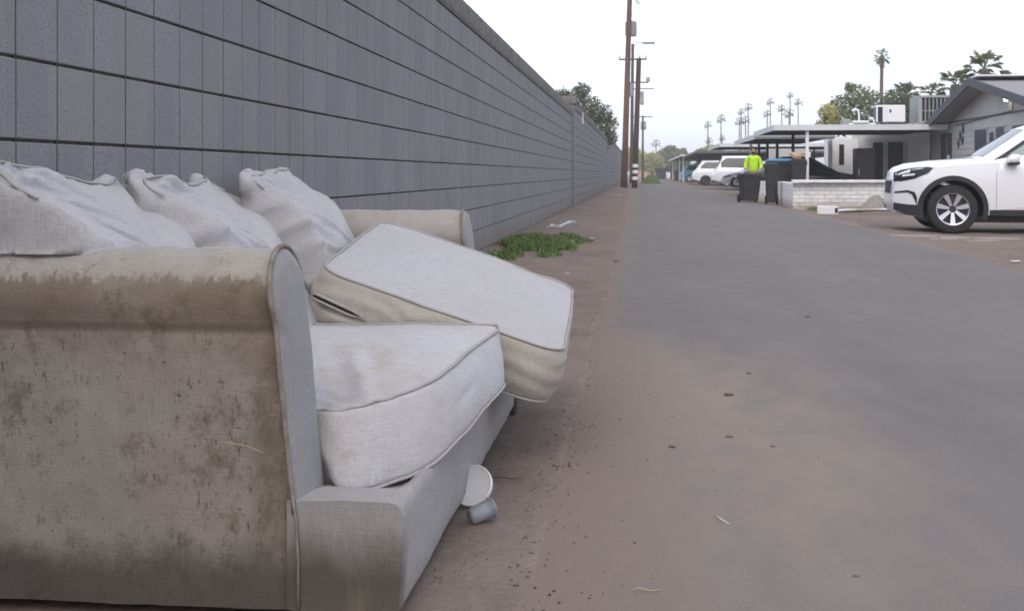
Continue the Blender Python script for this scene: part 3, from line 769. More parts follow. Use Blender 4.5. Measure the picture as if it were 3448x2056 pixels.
back_pillow(3.56, 4.42, -1.04, -1.34, .28, .835, .24, 'back pillow nearest the far arm, standing tallest with a rounded front', 4.4, 9.0, .02, .015, -.004, .02, .0, cr=.065, wr_amt=.65)
# ------------------------------------------------------------------ litter by the sofa
d = base('paper_plate', (-.40, 2.95, 0), 'round white plate standing on the ground leaning out from under the sofa rail', 'plate')
Mr = Matrix.Translation(Vector((-.425, 2.94, .052))) @ Matrix.Rotation(R(58), 4, 'X') @ Matrix.Rotation(R(-14), 4, 'Y')
def tf(g_, M): g_.v = [M @ p for p in g_.v]; return g_
g = G(); g.lathe([(0, .004), (.047, .004), (.050, .006)], (0, 0, 0), 40); tf(g, Mr).done('disc', M_PAPER, d, world=True, smooth=True)
g = G(); g.lathe([(.049, .006), (.053, .009), (.0545, .005), (.0535, -.006), (.0500, -.006), (.049, .006)], (0, 0, 0), 40); tf(g, Mr).done('rim', M_PAPER, d, world=True, smooth=True)
c = base('plastic_cup', (-.392, 2.79, 0), 'small crushed clear plastic cup lying below the round white plate', 'cup')
Mr = Matrix.Translation(Vector((-.385, 2.80, .026))) @ Matrix.Rotation(R(40), 4, 'Z') @ Matrix.Rotation(R(78), 4, 'Y')
g = G(); g.lathe([(0, -.03), (.018, -.03), (.019, -.028), (.025, .030), (.0235, .030), (.0175, -.026), (0, -.027)], (0, 0, 0), 28); tf(g, Mr).done('cup_wall', M_CLEAR, c, world=True, smooth=True)
g = G(); g.lathe([(.0235, .028), (.0265, .029), (.0275, .032), (.0255, .034), (.0235, .032)], (0, 0, 0), 28); tf(g, Mr).done('lip', M_CLEAR, c, world=True, smooth=True)
def strand(name, pts, r, m, label, cat, group=None):
    g = G(); g.tube(pts, r, 6); return info(g.done(name, m, smooth=True), label, cat, group)
strand('twig', [(-.44, 3.17, .010), (-.39, 3.18, .014), (-.35, 3.17, .013), (-.32, 3.185, .012)], [.002, .0032, .003, .0015], M_BARK, 'brown twig on the dirt just beyond the round white plate', 'twig')
strand('straw_stalk', [(-.79, 2.118, .345), (-.765, 2.112, .344), (-.735, 2.112, .340), (-.70, 2.116, .325)], [.0006, .0009, .0008, .0005], M_STRAW, 'pale straw stalk caught on the near arm of the sofa', 'straw')
strand('straw_stalk', [(.185, 2.905, .008), (.195, 2.86, .012), (.214, 2.83, .009)], [.0008, .0013, .0008], M_PAPER, 'short white stalk on the asphalt right of the sofa', 'straw')
strand('straw_stalk', [(-.02, 2.36, .008), (.0, 2.365, .012), (.02, 2.362, .008), (.045, 2.372, .008)], [.0007, .0012, .0010, .0007], M_STRAW, 'tiny curled pale stalk on the asphalt near the bottom edge', 'straw')
# scattered grit and leaf crumbs: nobody could count them
g = G()
def pebble(x, y, z, s):
    a = random.random()*6.28; h = s*random.uniform(.35, .7)
    v = []
    for k in range(5):
        t = a+k*1.2566+random.uniform(-.25, .25); v.append((x+s*math.cos(t)*random.uniform(.7, 1.2), y+s*math.sin(t)*random.uniform(.7, 1.2), z-.002))
    v.append((x+random.uniform(-.3, .3)*s, y+random.uniform(-.3, .3)*s, z+h))
    g.add(v, [(k, (k+1) % 5, 5) for k in range(5)])
for _ in range(2800):
    y = 1.9+random.random()**1.6*22; x = random.gauss(-.55, .28)
    if y < 4.9 and x < -.44: x = -.44+abs(random.gauss(0, .12))
    if x < -1.45: continue
    pebble(x, y, max(ground_z(x, y), .004 if edge_l(y) < x else -1), random.uniform(.0012, .0048)*(1+y*.04))
for _ in range(420):
    y = 2+random.random()**1.5*16; x = random.uniform(-.3, 3.3)
    if random.random() < .6: x = random.gauss(.25, .35)
    if x < -.40: continue
    pebble(x, y, .006, random.uniform(.0012, .0045)*(1+y*.05))
for _ in range(900):
    y = random.uniform(9, 34); x = random.gauss(4.3, .8)
    if x < edge_r(y)-.5: continue
    pebble(x, y, ground_z(x, y), random.uniform(.004, .014))
o = g.done('grit', M_PEB); info(o, 'fine grit and leaf crumbs scattered over the dirt and asphalt', 'grit', kind='stuff')
# larger dark clods / leaves the photograph shows singly
CL = ((.98, 6.98, .015, 'dark clod on the asphalt, farthest right and alone'), (.10, 3.62, .008, 'small dark clod on the asphalt, leftmost of the near group'), (.286, 3.78, .008, 'small dark clod on the asphalt in the middle of the near group'),
      (.458, 4.98, .010, 'dark clod on the asphalt, farther of the two in mid road'), (.337, 4.49, .013, 'largest dark clod on the asphalt in mid road'), (-.228, 11.2, .018, 'dark clod at the asphalt edge level with the weeds'),
      (.41, 3.66, .007, 'small dark clod on the asphalt, rightmost of the near group'), (1.1, 3.0, .005, 'tiny dark clod low on the right of the asphalt'), (.45, 2.5, .005, 'tiny dark clod nearest the bottom edge of the asphalt'))
for ci, (x, y, s, lab) in enumerate(CL):
    gg = G(); vv = []
    for r_ in range(5):
        for k in range(9):
            t = k/9*6.283; rr = s*math.sin((r_+.6)/5.2*math.pi)*(1+.55*noise.noise(Vector((ci*5.3+math.cos(t)*1.4, math.sin(t)*1.4, r_*.6))))
            vv.append((x+rr*math.cos(t)*(1.1+.3*(ci % 3)), y+rr*math.sin(t)*1.2, .004+s*.8*(1-math.cos((r_+.6)/5.2*math.pi))*.5*(1+.4*noise.noise(Vector((k, ci, r_))))))
    gg.add(vv, [(a*9+k, a*9+(k+1) % 9, (a+1)*9+(k+1) % 9, (a+1)*9+k) for a in range(4) for k in range(9)] + [tuple(range(9)), tuple(range(36, 45))])
    info(gg.done('clod', M_BARK, smooth=True), lab, 'clod', 'dark clods on the asphalt')
# pale paper scraps
for i, (x, y, s, lab) in enumerate(((-1.19, 16.9, .05, 'pale scrap of rubbish on the dirt beyond the weeds, close to the wall'), (-.60, 9.7, .022, 'small white scrap on the dirt beside the asphalt edge'), (-.68, 7.6, .022, 'pale scrap of paper on the dirt just beyond the tipped cushion'),
        (-.78, 45.4, .12, 'white scrap lying in front of the utility poles'), (-.62, 14.9, .05, 'small white scrap at the right end of the weeds'), (3.55, 11.5, .05, 'pale scrap on the dirt at the right edge of the picture'))):
    gg = G(); n_ = 5; vv = [(x+s*(a/n_-.5)*1.6, y+s*(b/n_-.5)*1.6, max(0.006, ground_z(x, y))+.012+s*.25*abs(fb((a, b, i), .5))) for a in range(n_+1) for b in range(n_+1)]
    gg.add(vv, [(a*(n_+1)+b, (a+1)*(n_+1)+b, (a+1)*(n_+1)+b+1, a*(n_+1)+b+1) for a in range(n_) for b in range(n_)])
    info(gg.done('paper_scrap', M_PAPER, smooth=True), lab, 'litter', 'paper scraps')
strand('plastic_strip', [(-1.17, 14.55, .17), (-1.10, 14.7, .20), (-1.02, 14.75, .18), (-.92, 15.2, .21), (-.84, 15.5, .19)], [.012, .02, .014, .022, .03], M_CLEAR, 'long crumpled strip of clear plastic lying on the weeds', 'plastic strip')
# weeds by the wall
g = G()
for _ in range(15000):
    y = random.gauss(12.9, 1.25); x = random.gauss(-1.12+.05*(y-12.9), .22)
    dd = ((x+1.12-.10*(y-12.9))/.48)**2+((y-12.9)/2.7)**2
    if dd > 1.0 or x < -1.49 or fb((x*1.5, y*.5, 7), 2.0) < -.12+.45*(dd-.4): continue
    z = ground_z(x, y); h = random.uniform(.025, .085)*(1.15-dd*.7); a = random.random()*6.28; wdt = random.uniform(.004, .011)
    dx, dy = math.cos(a), math.sin(a); lx, ly = random.uniform(-.05, .05), random.uniform(-.05, .05)
    g.add([(x-dx*wdt, y-dy*wdt, z), (x+dx*wdt, y+dy*wdt, z), (x+lx*.6+dx*wdt, y+ly*.6+dy*wdt, z+h*.7), (x+lx, y+ly, z+h), (x+lx*.6-dx*wdt, y+ly*.6-dy*wdt, z+h*.7)], [(0, 1, 2, 3, 4)])
info(g.done('weeds', M_WEED), 'low green weeds growing in the dirt at the foot of the block wall', 'weeds', kind='stuff')
g = G()
for _ in range(900):
    x = random.uniform(4.0, 5.2); y = random.gauss(28.1, .25); z = ground_z(x, y); h = random.uniform(.03, .12); a = random.random()*6.28
    g.add([(x-.01, y, z), (x+.01, y, z), (x+random.uniform(-.05, .05), y+random.uniform(-.05, .05), z+h)], [(0, 1, 2)])
info(g.done('grass_tuft', M_WEED), 'sparse dry grass along the foot of the white brick wall', 'grass', kind='stuff')
g = G()
for _ in range(1500):
    x = random.gauss(.95, .35); y = random.gauss(100, 2); h = random.uniform(.2, .9)*math.exp(-((x-.95)/.6)**2)
    g.add([(x-.05, y, 0), (x+.05, y, 0), (x+random.uniform(-.2, .2), y+random.uniform(-.2, .2), h)], [(0, 1, 2)])
info(g.done('verge_shrub', M_WEED), 'low green bush at the far left verge behind the striped pole', 'bush')

# ------------------------------------------------------------------ cars
def car(loc, flip, P, name, label, group=None, cat='car', hero=False, rz=0.0):
    """local x from front bumper (0) backwards, y: 0 = near side, +y away; P: dict of profile"""
    L_, Wd = P['L'], P['W']; root = base(name, loc, label, cat, group, rz)
    sx = -1 if flip else 1                         # +1: nose at -X
    topc, botc, beltc = P['top'], P['bot'], P['belt']
    def ev(c, x):
        for i in range(len(c)-1):
            if x <= c[i+1][0]:
                t = (x-c[i][0])/max(1e-6, c[i+1][0]-c[i][0]); return c[i][1]+(c[i+1][1]-c[i][1])*t
        return c[-1][1]
    def plan(x):                                   # half width in plan
        a = min(1, x/P.get('nose', .55)); b = min(1, (L_-x)/.5)
        return Wd/2*(1-P.get('nt', .22)*(1-a)**2.2)*(1-.16*(1-b)**2.2)
    def side_y(x, z):                              # half width at height z
        w_ = plan(x); zb, ze, zt = ev(botc, x), ev(beltc, x), ev(topc, x)
        if z <= ze:
            t = max(0, (z-zb)/max(.05, ze-zb))
            return w_*(.955+.045*math.sin(min(1, t*1.25)*math.pi*.55)) - (.02*max(0, t-.8)/.2*w_)
        t = min(1, (z-ze)/max(.08, zt-ze))
        return w_*(.935-.20*t*min(1, (zt-ze)/.5) - .03*t*t)
    st = sorted(set([round(a, 3) for a in lin(0, L_, 70)] + [round(a[0], 3) for a in topc])); V = []; F = []; nc = 0
    for x in st:
        zb, ze, zt = ev(botc, x), min(ev(beltc, x), ev(topc, x)-.01), ev(topc, x)
        half = [(side_y(x, zb)*.8, zb-.0), (side_y(x, zb), zb+.02)]
        for t in (.2, .4, .6, .8, 1.0):
            z = zb+.02+(ze-zb-.02)*t; half.append((side_y(x, z), z))
        for t in (.25, .5, .75, .92):
            z = ze+(zt-ze)*t; half.append((side_y(x, z), z))
        wt = side_y(x, zt)
        half += [(wt*.90, zt+.004), (wt*.55, zt+.022), (0, zt+.03)]
        ring = [(-a, b) for a, b in half] + [(a, b) for a, b in half[::-1][1:]]
        nc = len(ring); V += [(sx*x, Wd/2+a, b) for a, b in ring]
    for i in range(len(st)-1):
        for k in range(nc):
            j = (k+1) % nc; F.append((i*nc+k, i*nc+j, (i+1)*nc+j, (i+1)*nc+k))
    F += [tuple(range(nc)), tuple((len(st)-1)*nc+k for k in range(nc-1, -1, -1))]
    body = mesh_obj('body', V, F, P['paint'], root, smooth=True, mats=[P['paint'], M_BLACK])
    bm = bmesh.new(); bm.from_mesh(body.data); bmesh.ops.recalc_face_normals(bm, faces=bm.faces); bm.to_mesh(body.data); bm.free()
    # wheel arches cut out of the body
    for wx in P['wheels']:
        g_ = G(); g_.lathe([(0, -.3), (P['arch'], -.3), (P['arch'], Wd+.3), (0, Wd+.3)], (sx*wx, 0, P['wz']), 40, axis='Y')
        cut = g_.done('cutter', M_BLACK, None, mats=[M_BLACK]); cut.location = root.location; cut.rotation_euler = root.rotation_euler
        cut.data.materials[0] = M_BLACK
        bpy.context.view_layer.update()
        md = body.modifiers.new('b', 'BOOLEAN'); md.operation = 'DIFFERENCE'; md.object = cut; md.solver = 'EXACT'; md.material_mode = 'TRANSFER'
        bpy.context.view_layer.update()
        ne = bpy.data.meshes.new_from_object(body.evaluated_get(bpy.context.evaluated_depsgraph_get()))
        body.modifiers.clear()
        if len(ne.polygons) > 100: body.data = ne
        bpy.data.objects.remove(cut)
    autosmooth(body, 40)
    def strip(nm, lowc, upc, m, off=.006, rows=5, both=True, parent=root, cols=26):
        for s_ in ((-1, 1) if both else (-1,)):
            v_ = []; x0, x1 = lowc[0][0], lowc[-1][0]
            for x in lin(x0, x1, cols):
                a, b = ev(lowc, x), ev(upc, x)
                for k in range(rows+1):
                    z = a+(b-a)*k/rows
                    v_.append((sx*x, Wd/2+s_*(side_y(x, z)+off), z))
            f_ = [(i*(rows+1)+k, i*(rows+1)+k+1, (i+1)*(rows+1)+k+1, (i+1)*(rows+1)+k) for i in range(cols) for k in range(rows)]
            mesh_obj(nm, v_, f_, m, parent, smooth=True)
    for lo, up, mm in P['glass']: strip('side_window', lo, up, mm)
    for nm, lo, up, mm, of in P.get('strips', []): strip(nm, lo, up, mm, of)
    # windscreen and rear screen as patches over the top surface
    for nm, xa, xb in P['screens']:
        v_ = []
        for x in lin(xa, xb, 10):
            zt = ev(topc, x); wt = side_y(x, zt)
            for k in range(9):
                t = -1+k/4; yy = t*wt*.90; zz = zt+.03-.026*abs(t)**1.6
                v_.append((sx*x, Wd/2+yy, zz+.006))
        mesh_obj(nm, v_, [(i*9+k, i*9+k+1, (i+1)*9+k+1, (i+1)*9+k) for i in range(10) for k in range(8)], M_DARKGL, root, smooth=True)
    # wheels
    r_ = P['r']
    for wx in P['wheels']:
        for yy, sgn in ((.03, -1), (Wd-.25, 1)):
            wh = bpy.data.objects.new('wheel', None); COL.objects.link(wh); wh.parent = root; wh.location = (sx*wx, yy, P['wz'])
            g_ = G(); g_.lathe([(r_*.66, 0), (r_*.90, -.004), (r_*.97, .012), (r_, .035), (r_, .185), (r_*.97, .21), (r_*.9, .225), (r_*.66, .22), (r_*.66, 0)], (0, 0, 0), 48, axis='Y')
            autosmooth(g_.done('tyre', M_RUBBER, wh), 40)
            ri = r_*.67; yf = 0.012 if sgn < 0 else .208; dr = 1 if sgn < 0 else -1
            g_ = G(); g_.lathe([(ri*.99, yf-dr*.008), (ri*.93, yf), (ri*.90, yf+dr*.03), (ri*.88, yf+dr*.14)], (0, 0, 0), 48, axis='Y')
            if not hero:
                g_.lathe([(0.001, yf+dr*.03), (ri*.9, yf+dr*.035)], (0, 0, 0), 24, axis='Y')
            ns = 7 if hero else 5
            for k in range(ns):
                a = 2*math.pi*(k+.25)/ns
                for s_, wdt in (((-1, .10), (1, .10)) if False else ((0, .11 if hero else .16),)):
                    c_, s__ = math.cos(a), math.sin(a); px, pz = -s__, c_
                    w0, w1 = ri*wdt*.75, ri*wdt*1.45
                    v_ = [(c_*ri*.2+px*w0, yf+dr*.02, s__*ri*.2+pz*w0), (c_*ri*.2-px*w0, yf+dr*.02, s__*ri*.2-pz*w0), (c_*ri*.95-px*w1, yf, s__*ri*.95-pz*w1), (c_*ri*.95+px*w1, yf, s__*ri*.95+pz*w1)]
                    v_ += [(p[0], p[1]+dr*.03, p[2]) for p in v_]
                    g_.add(v_, [(0, 1, 2, 3), (4, 7, 6, 5), (0, 4, 5, 1), (1, 5, 6, 2), (2, 6, 7, 3), (3, 7, 4, 0)])
            autosmooth(g_.done('rim', M_ALLOY if (hero or P.get('alloy')) else P.get('rimm', M_ALLOY), wh), 30)
            g_ = G(); g_.lathe([(.001, yf+dr*.012), (ri*.20, yf+dr*.012), (ri*.24, yf+dr*.03)], (0, 0, 0), 24, axis='Y')
            g_.lathe([(.001, yf+dr*.075), (ri*.88, yf+dr*.08)], (0, 0, 0), 32, axis='Y')
            g_.done('hub', M_GUN, wh)
    return root, side_y, strip, ev, sx
# hero SUV
SUVP = dict(L=4.95, W=1.95, paint=M_CARW,
    top=[(0, .62), (.02, .80), (.05, .92), (.11, .985), (.25, 1.035), (.55, 1.075), (.9, 1.10), (1.22, 1.125), (1.30, 1.16), (1.93, 1.585), (2.10, 1.645), (2.6, 1.70), (3.6, 1.70), (4.35, 1.64), (4.75, 1.25), (4.95, .95)],
    bot=[(0, .42), (.05, .30), (.30, .245), (.5, .25), (1.4, .26), (3.3, .26), (4.4, .30), (4.95, .45)],
    belt=[(0, .60), (.05, .88), (.3, .97), (.9, 1.03), (1.3, 1.06), (2.4, 1.10), (4.0, 1.14), (4.6, 1.12), (4.95, .90)],
    nose=.75, nt=.34, wheels=(.84, 3.70), wz=.365, r=.368, arch=.435,
    glass=[([(1.58, 1.105), (2.45, 1.105)], [(1.58, 1.13), (1.70, 1.225), (2.02, 1.435), (2.18, 1.52), (2.45, 1.56)], M_GLASS),
           ([(2.52, 1.11), (3.35, 1.13)], [(2.52, 1.56), (3.35, 1.56)], M_DARKGL),
           ([(3.42, 1.14), (4.15, 1.17)], [(3.42, 1.555), (4.05, 1.50), (4.15, 1.40)], M_DARKGL)],
    screens=[('windscreen', 1.28, 1.90)],
    strips=[('window_trim', [(1.42, 1.085), (2.45, 1.09)], [(1.42, 1.105), (1.58, 1.205), (1.93, 1.445), (2.15, 1.55), (2.45, 1.585)], M_BLACK, .003),
            ('rocker_cladding', [(1.36, .27), (3.4, .27)], [(1.36, .355), (1.6, .36), (3.4, .36)], M_CLAD, .012),
            ('bumper_lip', [(.01, .35), (.2, .27), (.42, .255)], [(.01, .455), (.2, .43), (.42, .42)], M_CLAD, .010),
            ('headlamp', [(.02, .78), (.12, .785), (.30, .825), (.46, .90), (.56, .985)], [(.02, .915), (.12, .960), (.30, .992), (.46, 1.005), (.56, 1.0)], M_LAMP, .006),
            ('lamp_lens', [(.13, .855), (.30, .880)], [(.13, .885), (.30, .905)], M_LENS, .010),
            ('fog_trim', [(.02, .60), (.20, .615), (.26, .58), (.33, .42)], [(.02, .625), (.20, .650), (.30, .62), (.37, .42)], M_CLAD, .007),
            ('door_seam', [(1.452, .36), (1.456, .36)], [(1.452, 1.08), (1.456, 1.08)], M_CLAD, .004),
            ('door_seam', [(2.478, .36), (2.482, .36)], [(2.478, 1.10), (2.482, 1.10)], M_CLAD, .004),
            ('sill_moulding', [(1.58, .375), (1.8, .40), (3.3, .40)], [(1.58, .378), (1.8, .425), (3.3, .425)], M_LENS, .010)])  # last strip: highlight on the lower door's sculpted crease, put into the colour
suv, sy, strip, ev_, sx = car((3.87, 18.22, -.052), False, SUVP, 'parked_suv', 'large white suv parked nose towards the alley at the right edge of the picture', cat='suv', hero=True, rz=R(-5.5))
# flared arch cladding
for wx in SUVP['wheels']:
    for s_ in (-1, 1):
        v_ = []; nA = 40
        for k in range(nA+1):
            a = R(-18+216*k/nA)
            for rr, of in ((.430, .004), (.436, .020), (.50, .018), (.508, .002)):
                x = wx+rr*math.cos(a); z = .365+rr*math.sin(a)
                v_.append((x, .975+s_*(sy(x, max(.27, z))+of), z))
        g = G(); g.add(v_, [(i*4+k, i*4+k+1, (i+1)*4+k+1, (i+1)*4+k) for i in range(nA) for k in range(3)])
        autosmooth(g.done('arch_flare', M_CLAD, suv), 30)
for s_ in (-1, 1):
    mr = bpy.data.objects.new('door_mirror', None); COL.objects.link(mr); mr.parent = suv; mr.location = (1.67, .975+s_*1.06, 1.12)
    g = G(); vv = []; n1, n2 = 12, 14
    for i in range(n1+1):
        for k in range(n2):
            a, b = math.pi*i/n1, 2*math.pi*k/n2
            x = math.cos(a); y = math.sin(a)*math.cos(b); z = math.sin(a)*math.sin(b)
            sg = lambda t, e: math.copysign(abs(t)**e, t)
            vv.append((.095*sg(x, .7)+.02*z, .10*sg(y, .7), .075*sg(z, .75)-(.03*max(0, -x) if z > 0 else 0)))
    ff = [(i*n2+k, (i+1)*n2+k, (i+1)*n2+(k+1) % n2, i*n2+(k+1) % n2) for i in range(n1) for k in range(n2)]
    g.add(vv, ff); sh = g.done('mirror_shell', M_CARW, mr, smooth=True)
    g = G(); g.bbox((-.07, -.085, -.088), (.085, .09, -.042), .015); g.done('mirror_base', M_BLACK, mr)
    g = G(); g.tube([(-.02, -s_*.02, -.06), (-.06, -s_*.16, -.075)], [.03, .02], 8); g.done('mirror_stalk', M_BLACK, mr)
g = G(); g.bbox((-.008, .62, .58), (.06, 1.33, .80), .02); g.done('grille', M_BLACK, suv)
g = G(); g.bbox((2.15, -.07, .98), (2.35, -.03, 1.01), .008); g.done('door_handle', M_CARW, suv)
g = G(); g.box((.5, .2, .16), (4.3, 1.75, .26)); g.done('underbody', M_BLACK, suv)

BOXP = lambda L_, Ht, paint, nose: dict(L=L_, W=1.85, paint=paint,
    top=[(0, .6), (.05, .85), (.15, .95), (1.0, 1.05), (1.15, 1.10), (1.75, Ht-.10), (2.1, Ht), (L_-.75, Ht-.02), (L_-.30, 1.15), (L_-.06, .95), (L_, .7)],
    bot=[(0, .40), (.1, .28), (.5, .26), (L_-.6, .28), (L_, .42)], belt=[(0, .58), (.15, .88), (1.0, .98), (L_-.4, 1.08), (L_, .68)],
    wheels=(.85, L_-.95), wz=.34, r=.34, arch=.40,
    glass=[([(1.45, 1.10), (L_-.62, 1.14)], [(1.45, 1.14), (1.95, Ht-.14), (L_-.95, Ht-.14), (L_-.62, Ht-.42)], M_DARKGL)],
    screens=[('windscreen', 1.18, 1.72), ('rear_screen', L_-.70, L_-.34)],
    strips=[('headlamp', [(.07, .70), (.5, .78)], [(.07, .80), (.5, .90)], M_LAMP, .006), ('rocker', [(1.3, .27), (L_-1.4, .28)], [(1.3, .36), (L_-1.4, .36)], M_CLAD, .01),
            ('bumper_cladding', [(.03, .40), (.42, .28)], [(.03, .48), (.42, .40)], M_CLAD, .008)], alloy=True)
SED = lambda L_, Ht, paint: dict(L=L_, W=1.8, paint=paint,
    top=[(0, .50), (.04, .66), (.15, .74), (.6, .86), (1.15, .95), (1.25, 1.0), (2.05, Ht-.05), (2.4, Ht), (3.0, Ht-.02), (3.9, 1.08), (L_-.08, .98), (L_, .7)],
    bot=[(0, .32), (.1, .22), (.5, .20), (L_-.6, .22), (L_, .36)], belt=[(0, .48), (.15, .70), (1.1, .88), (3.6, .96), (L_, .66)],
    wheels=(.90, L_-.95), wz=.32, r=.32, arch=.375,
    glass=[([(1.55, .955), (3.5, .985)], [(1.55, 1.0), (2.12, Ht-.10), (2.9, Ht-.09), (3.5, 1.12)], M_DARKGL)],
    screens=[('windscreen', 1.27, 2.02), ('rear_screen', 3.1, 3.85)],
    strips=[('headlamp', [(.06, .56), (.55, .70)], [(.06, .64), (.55, .80)], M_LAMP, .006)], alloy=True)
# behind the person: a white suv parked tail first, a white sedan nose first, a white wagon further on
car((9.62, 78, 0), True, BOXP(4.85, 2.02, M_CARW, 0), 'parked_suv', 'white suv parked tail towards the alley behind the person in yellow', 'white cars under the carports', 'suv')
car((4.95, 71.5, 0), False, SED(4.4, 1.46, M_CARW), 'parked_sedan', 'white sedan nose out between the white suv and the person in yellow', 'white cars under the carports', 'car')
car((8.35, 86.0, 0), True, dict(BOXP(4.5, 1.82, M_CARW, 0), alloy=False, rimm=M_GUN), 'parked_wagon', 'boxy white wagon with black wheels farthest left of the parked white vehicles', 'white cars under the carports', 'car')
car((8.1, 41.6, -.05), True, SED(4.5, 1.50, M_CARD), 'parked_sedan', 'dark blue sedan parked under the carport behind the white brick wall', None, 'car')
car((8.6, 122, 0), True, BOXP(4.4, 1.8, M_TEAL, 0), 'parked_pickup', 'teal vehicle parked beyond the white wagon', None, 'car')
car((5.3, 140, 0), False, SED(4.4, 1.45, M_CARD), 'parked_sedan', 'dark car parked far up the alley', None, 'car')

# ------------------------------------------------------------------ house on the right
house = base('house', (14, 31, 0), 'low grey house with a gabled end facing the alley behind the white suv', 'house')
HX = 9.5
g = G(); g.prism([(18, -.3), (39.5, -.3), (39.5, 2.38), (32.7, 3.40), (18, 1.0)] if False else [(20, -.3), (39.5, -.3), (39.5, 2.30), (37.9, 2.40), (32.7, 3.36), (27.6, 2.42), (20, 2.42)], HX, HX+.25, axis='X'); g.done('wall', M_HOUSE, house, world=True)
g = G(); g.box((HX, 39.3, -.3), (20, 39.5, 2.35)); g.done('wall', M_HOUSE, house, world=True)
g = G(); g.box((8.2, 46.0, -.2), (14, 46.2, 2.5)); g.done('wall', M_HOUSE, house, world=True)
# horizontal board lines on the lower wall: siding laps
for i in range(11):
    z = .35+i*.175
    g = G(); g.prism([(0, 0), (-.018, .004), (-.018, .02), (0, .17)], 20.0, 39.3, axis='Y')
    o = g.done('siding_board', M_HOUSE, house)
    for v_ in o.data.vertices: v_.co = Vector((v_.co.x+HX, v_.co.y, v_.co.z+z)) - house.location
g = G(); g.box((HX-.03, 20, 2.395), (HX, 39.4, 2.44)); g.done('trim_board', M_FASCIA, house, world=True)
# roof: two slopes with ridge running away from the alley, wide overhang
def roof_slab(ya, za, yb, zb, nm, th=.09, m=M_SHINGLE):
    g = G(); x0, x1 = 8.9, 24
    v = [(x0, ya, za), (x1, ya, za), (x1, yb, zb), (x0, yb, zb)]
    v += [(p[0], p[1], p[2]+th) for p in v]
    g.add(v, [(0, 3, 2, 1), (4, 5, 6, 7), (0, 1, 5, 4), (1, 2, 6, 5), (2, 3, 7, 6), (3, 0, 4, 7)], 0)
    o = g.done(nm, m, house, world=True, mats=[m, M_SOFFIT])
    for p in o.data.polygons:
        if p.normal.z < -.5: p.material_index = 1
    return o
roof_slab(37.6, 2.30, 32.73, 3.34, 'roof'); roof_slab(32.73, 3.34, 26.9, 2.30, 'roof')
for (ya, za, yb, zb) in ((37.6, 2.30, 32.73, 3.34), (32.73, 3.34, 26.9, 2.30)):
    g = G(); v = []
    for x in (8.86, 8.90):
        v += [(x, ya, za-.10), (x, yb, zb-.10), (x, yb, zb+.125), (x, ya, za+.125)]
    g.add(v, [(0, 1, 2, 3), (7, 6, 5, 4), (0, 4, 5, 1), (1, 5, 6, 2), (2, 6, 7, 3), (3, 7, 4, 0)]); g.done('bargeboard', M_FASCIA, house, world=True)
g = G(); g.bbox((8.95, 32.0, 3.435), (24, 33.4, 3.475), .01); g.done('ridge_cap', M_WPAINT, house, world=True)
g = G(); g.bbox((10.4, 33.5, 3.0), (22, 37, 3.66), .02); g.done('roof_curb', M_WPAINT, house, world=True)
g = G(); g.prism([(8.6, 2.40), (12, 2.40), (12, 2.9), (11, 2.95)], 38.2, 45.8, axis='Y'); g.done('rear_roof', M_SHINGLE, house, world=True)
# windows: pane and frame
for (ya, yb, za, zb) in ((33.06, 34.32, 1.20, 2.13), (32.40, 32.90, 1.30, 2.02), (31.5, 32.32, 1.25, 2.14), (29.9, 30.95, 1.25, 2.12), (25.4, 27.0, 1.25, 2.12)):
    g = G(); t = .05
    for a, b in (((HX-.035, ya, za), (HX-.002, yb, za+t)), ((HX-.035, ya, zb-t), (HX-.002, yb, zb)), ((HX-.035, ya, za+t), (HX-.002, ya+t, zb-t)), ((HX-.035, yb-t, za+t), (HX-.002, yb, zb-t))): g.box(a, b)
    wf = g.done('window', M_HOUSE, house, world=True)
    g = G(); g.box((HX-.022, ya+t, za+t), (HX-.004, yb-t, zb-t)); pn = g.done('pane', M_WIN, wf)
    for v_ in pn.data.vertices: v_.co -= house.location
g = G(); g.box((HX-.022, 32.40, 1.30), (HX-.012, 32.62, 1.78)); o = g.done('curtain', M_WPAINT, house, world=True)
g = G(); g.bbox((HX-.05, 36.75, -.1), (HX-.002, 37.9, 2.09), .01); dr = g.done('door', M_DOORB, house, world=True)
g = G(); g.box((HX-.065, 36.9, .3), (HX-.052, 37.3, 1.95)); o = g.done('glass', M_WIN, dr)
for v_ in o.data.vertices: v_.co -= house.location
g = G(); g.bbox((HX-.09, 36.80, 1.30), (HX-.052, 37.02, 1.42), .01); o = g.done('plaque', M_WPAINT, dr)
for v_ in o.data.vertices: v_.co -= house.location
# recess doors under the carport
for (xa, xb, zt, mm) in ((8.95, 9.30, 2.05, M_BLACK), (9.50, 10.05, 2.05, M_BLACK), (10.2, 11.0, 1.95, M_HOUSE)):
    g = G(); g.bbox((xa, 45.93, -.1), (xb, 45.998, zt), .01); g.done('door', mm, house, world=True)
# metal star decorations left of the windows
for (y, z, lb_) in ((35.45, 2.15, 'topmost'), (35.75, 1.98, 'second highest'), (35.5, 1.83, 'third highest'), (35.95, 1.75, 'lowest')):
    g = G(); g.bbox((HX-.05, y-.09, z-.05), (HX-.021, y+.09, z+.05), .01); g.bbox((HX-.045, y-.03, z-.14), (HX-.023, y+.03, z+.14), .005)
    info(g.done('wall_ornament', M_WIN), lb_+' of the blue ornaments on the grey house wall beside the brown door', 'ornament', 'blue ornaments on the house wall')
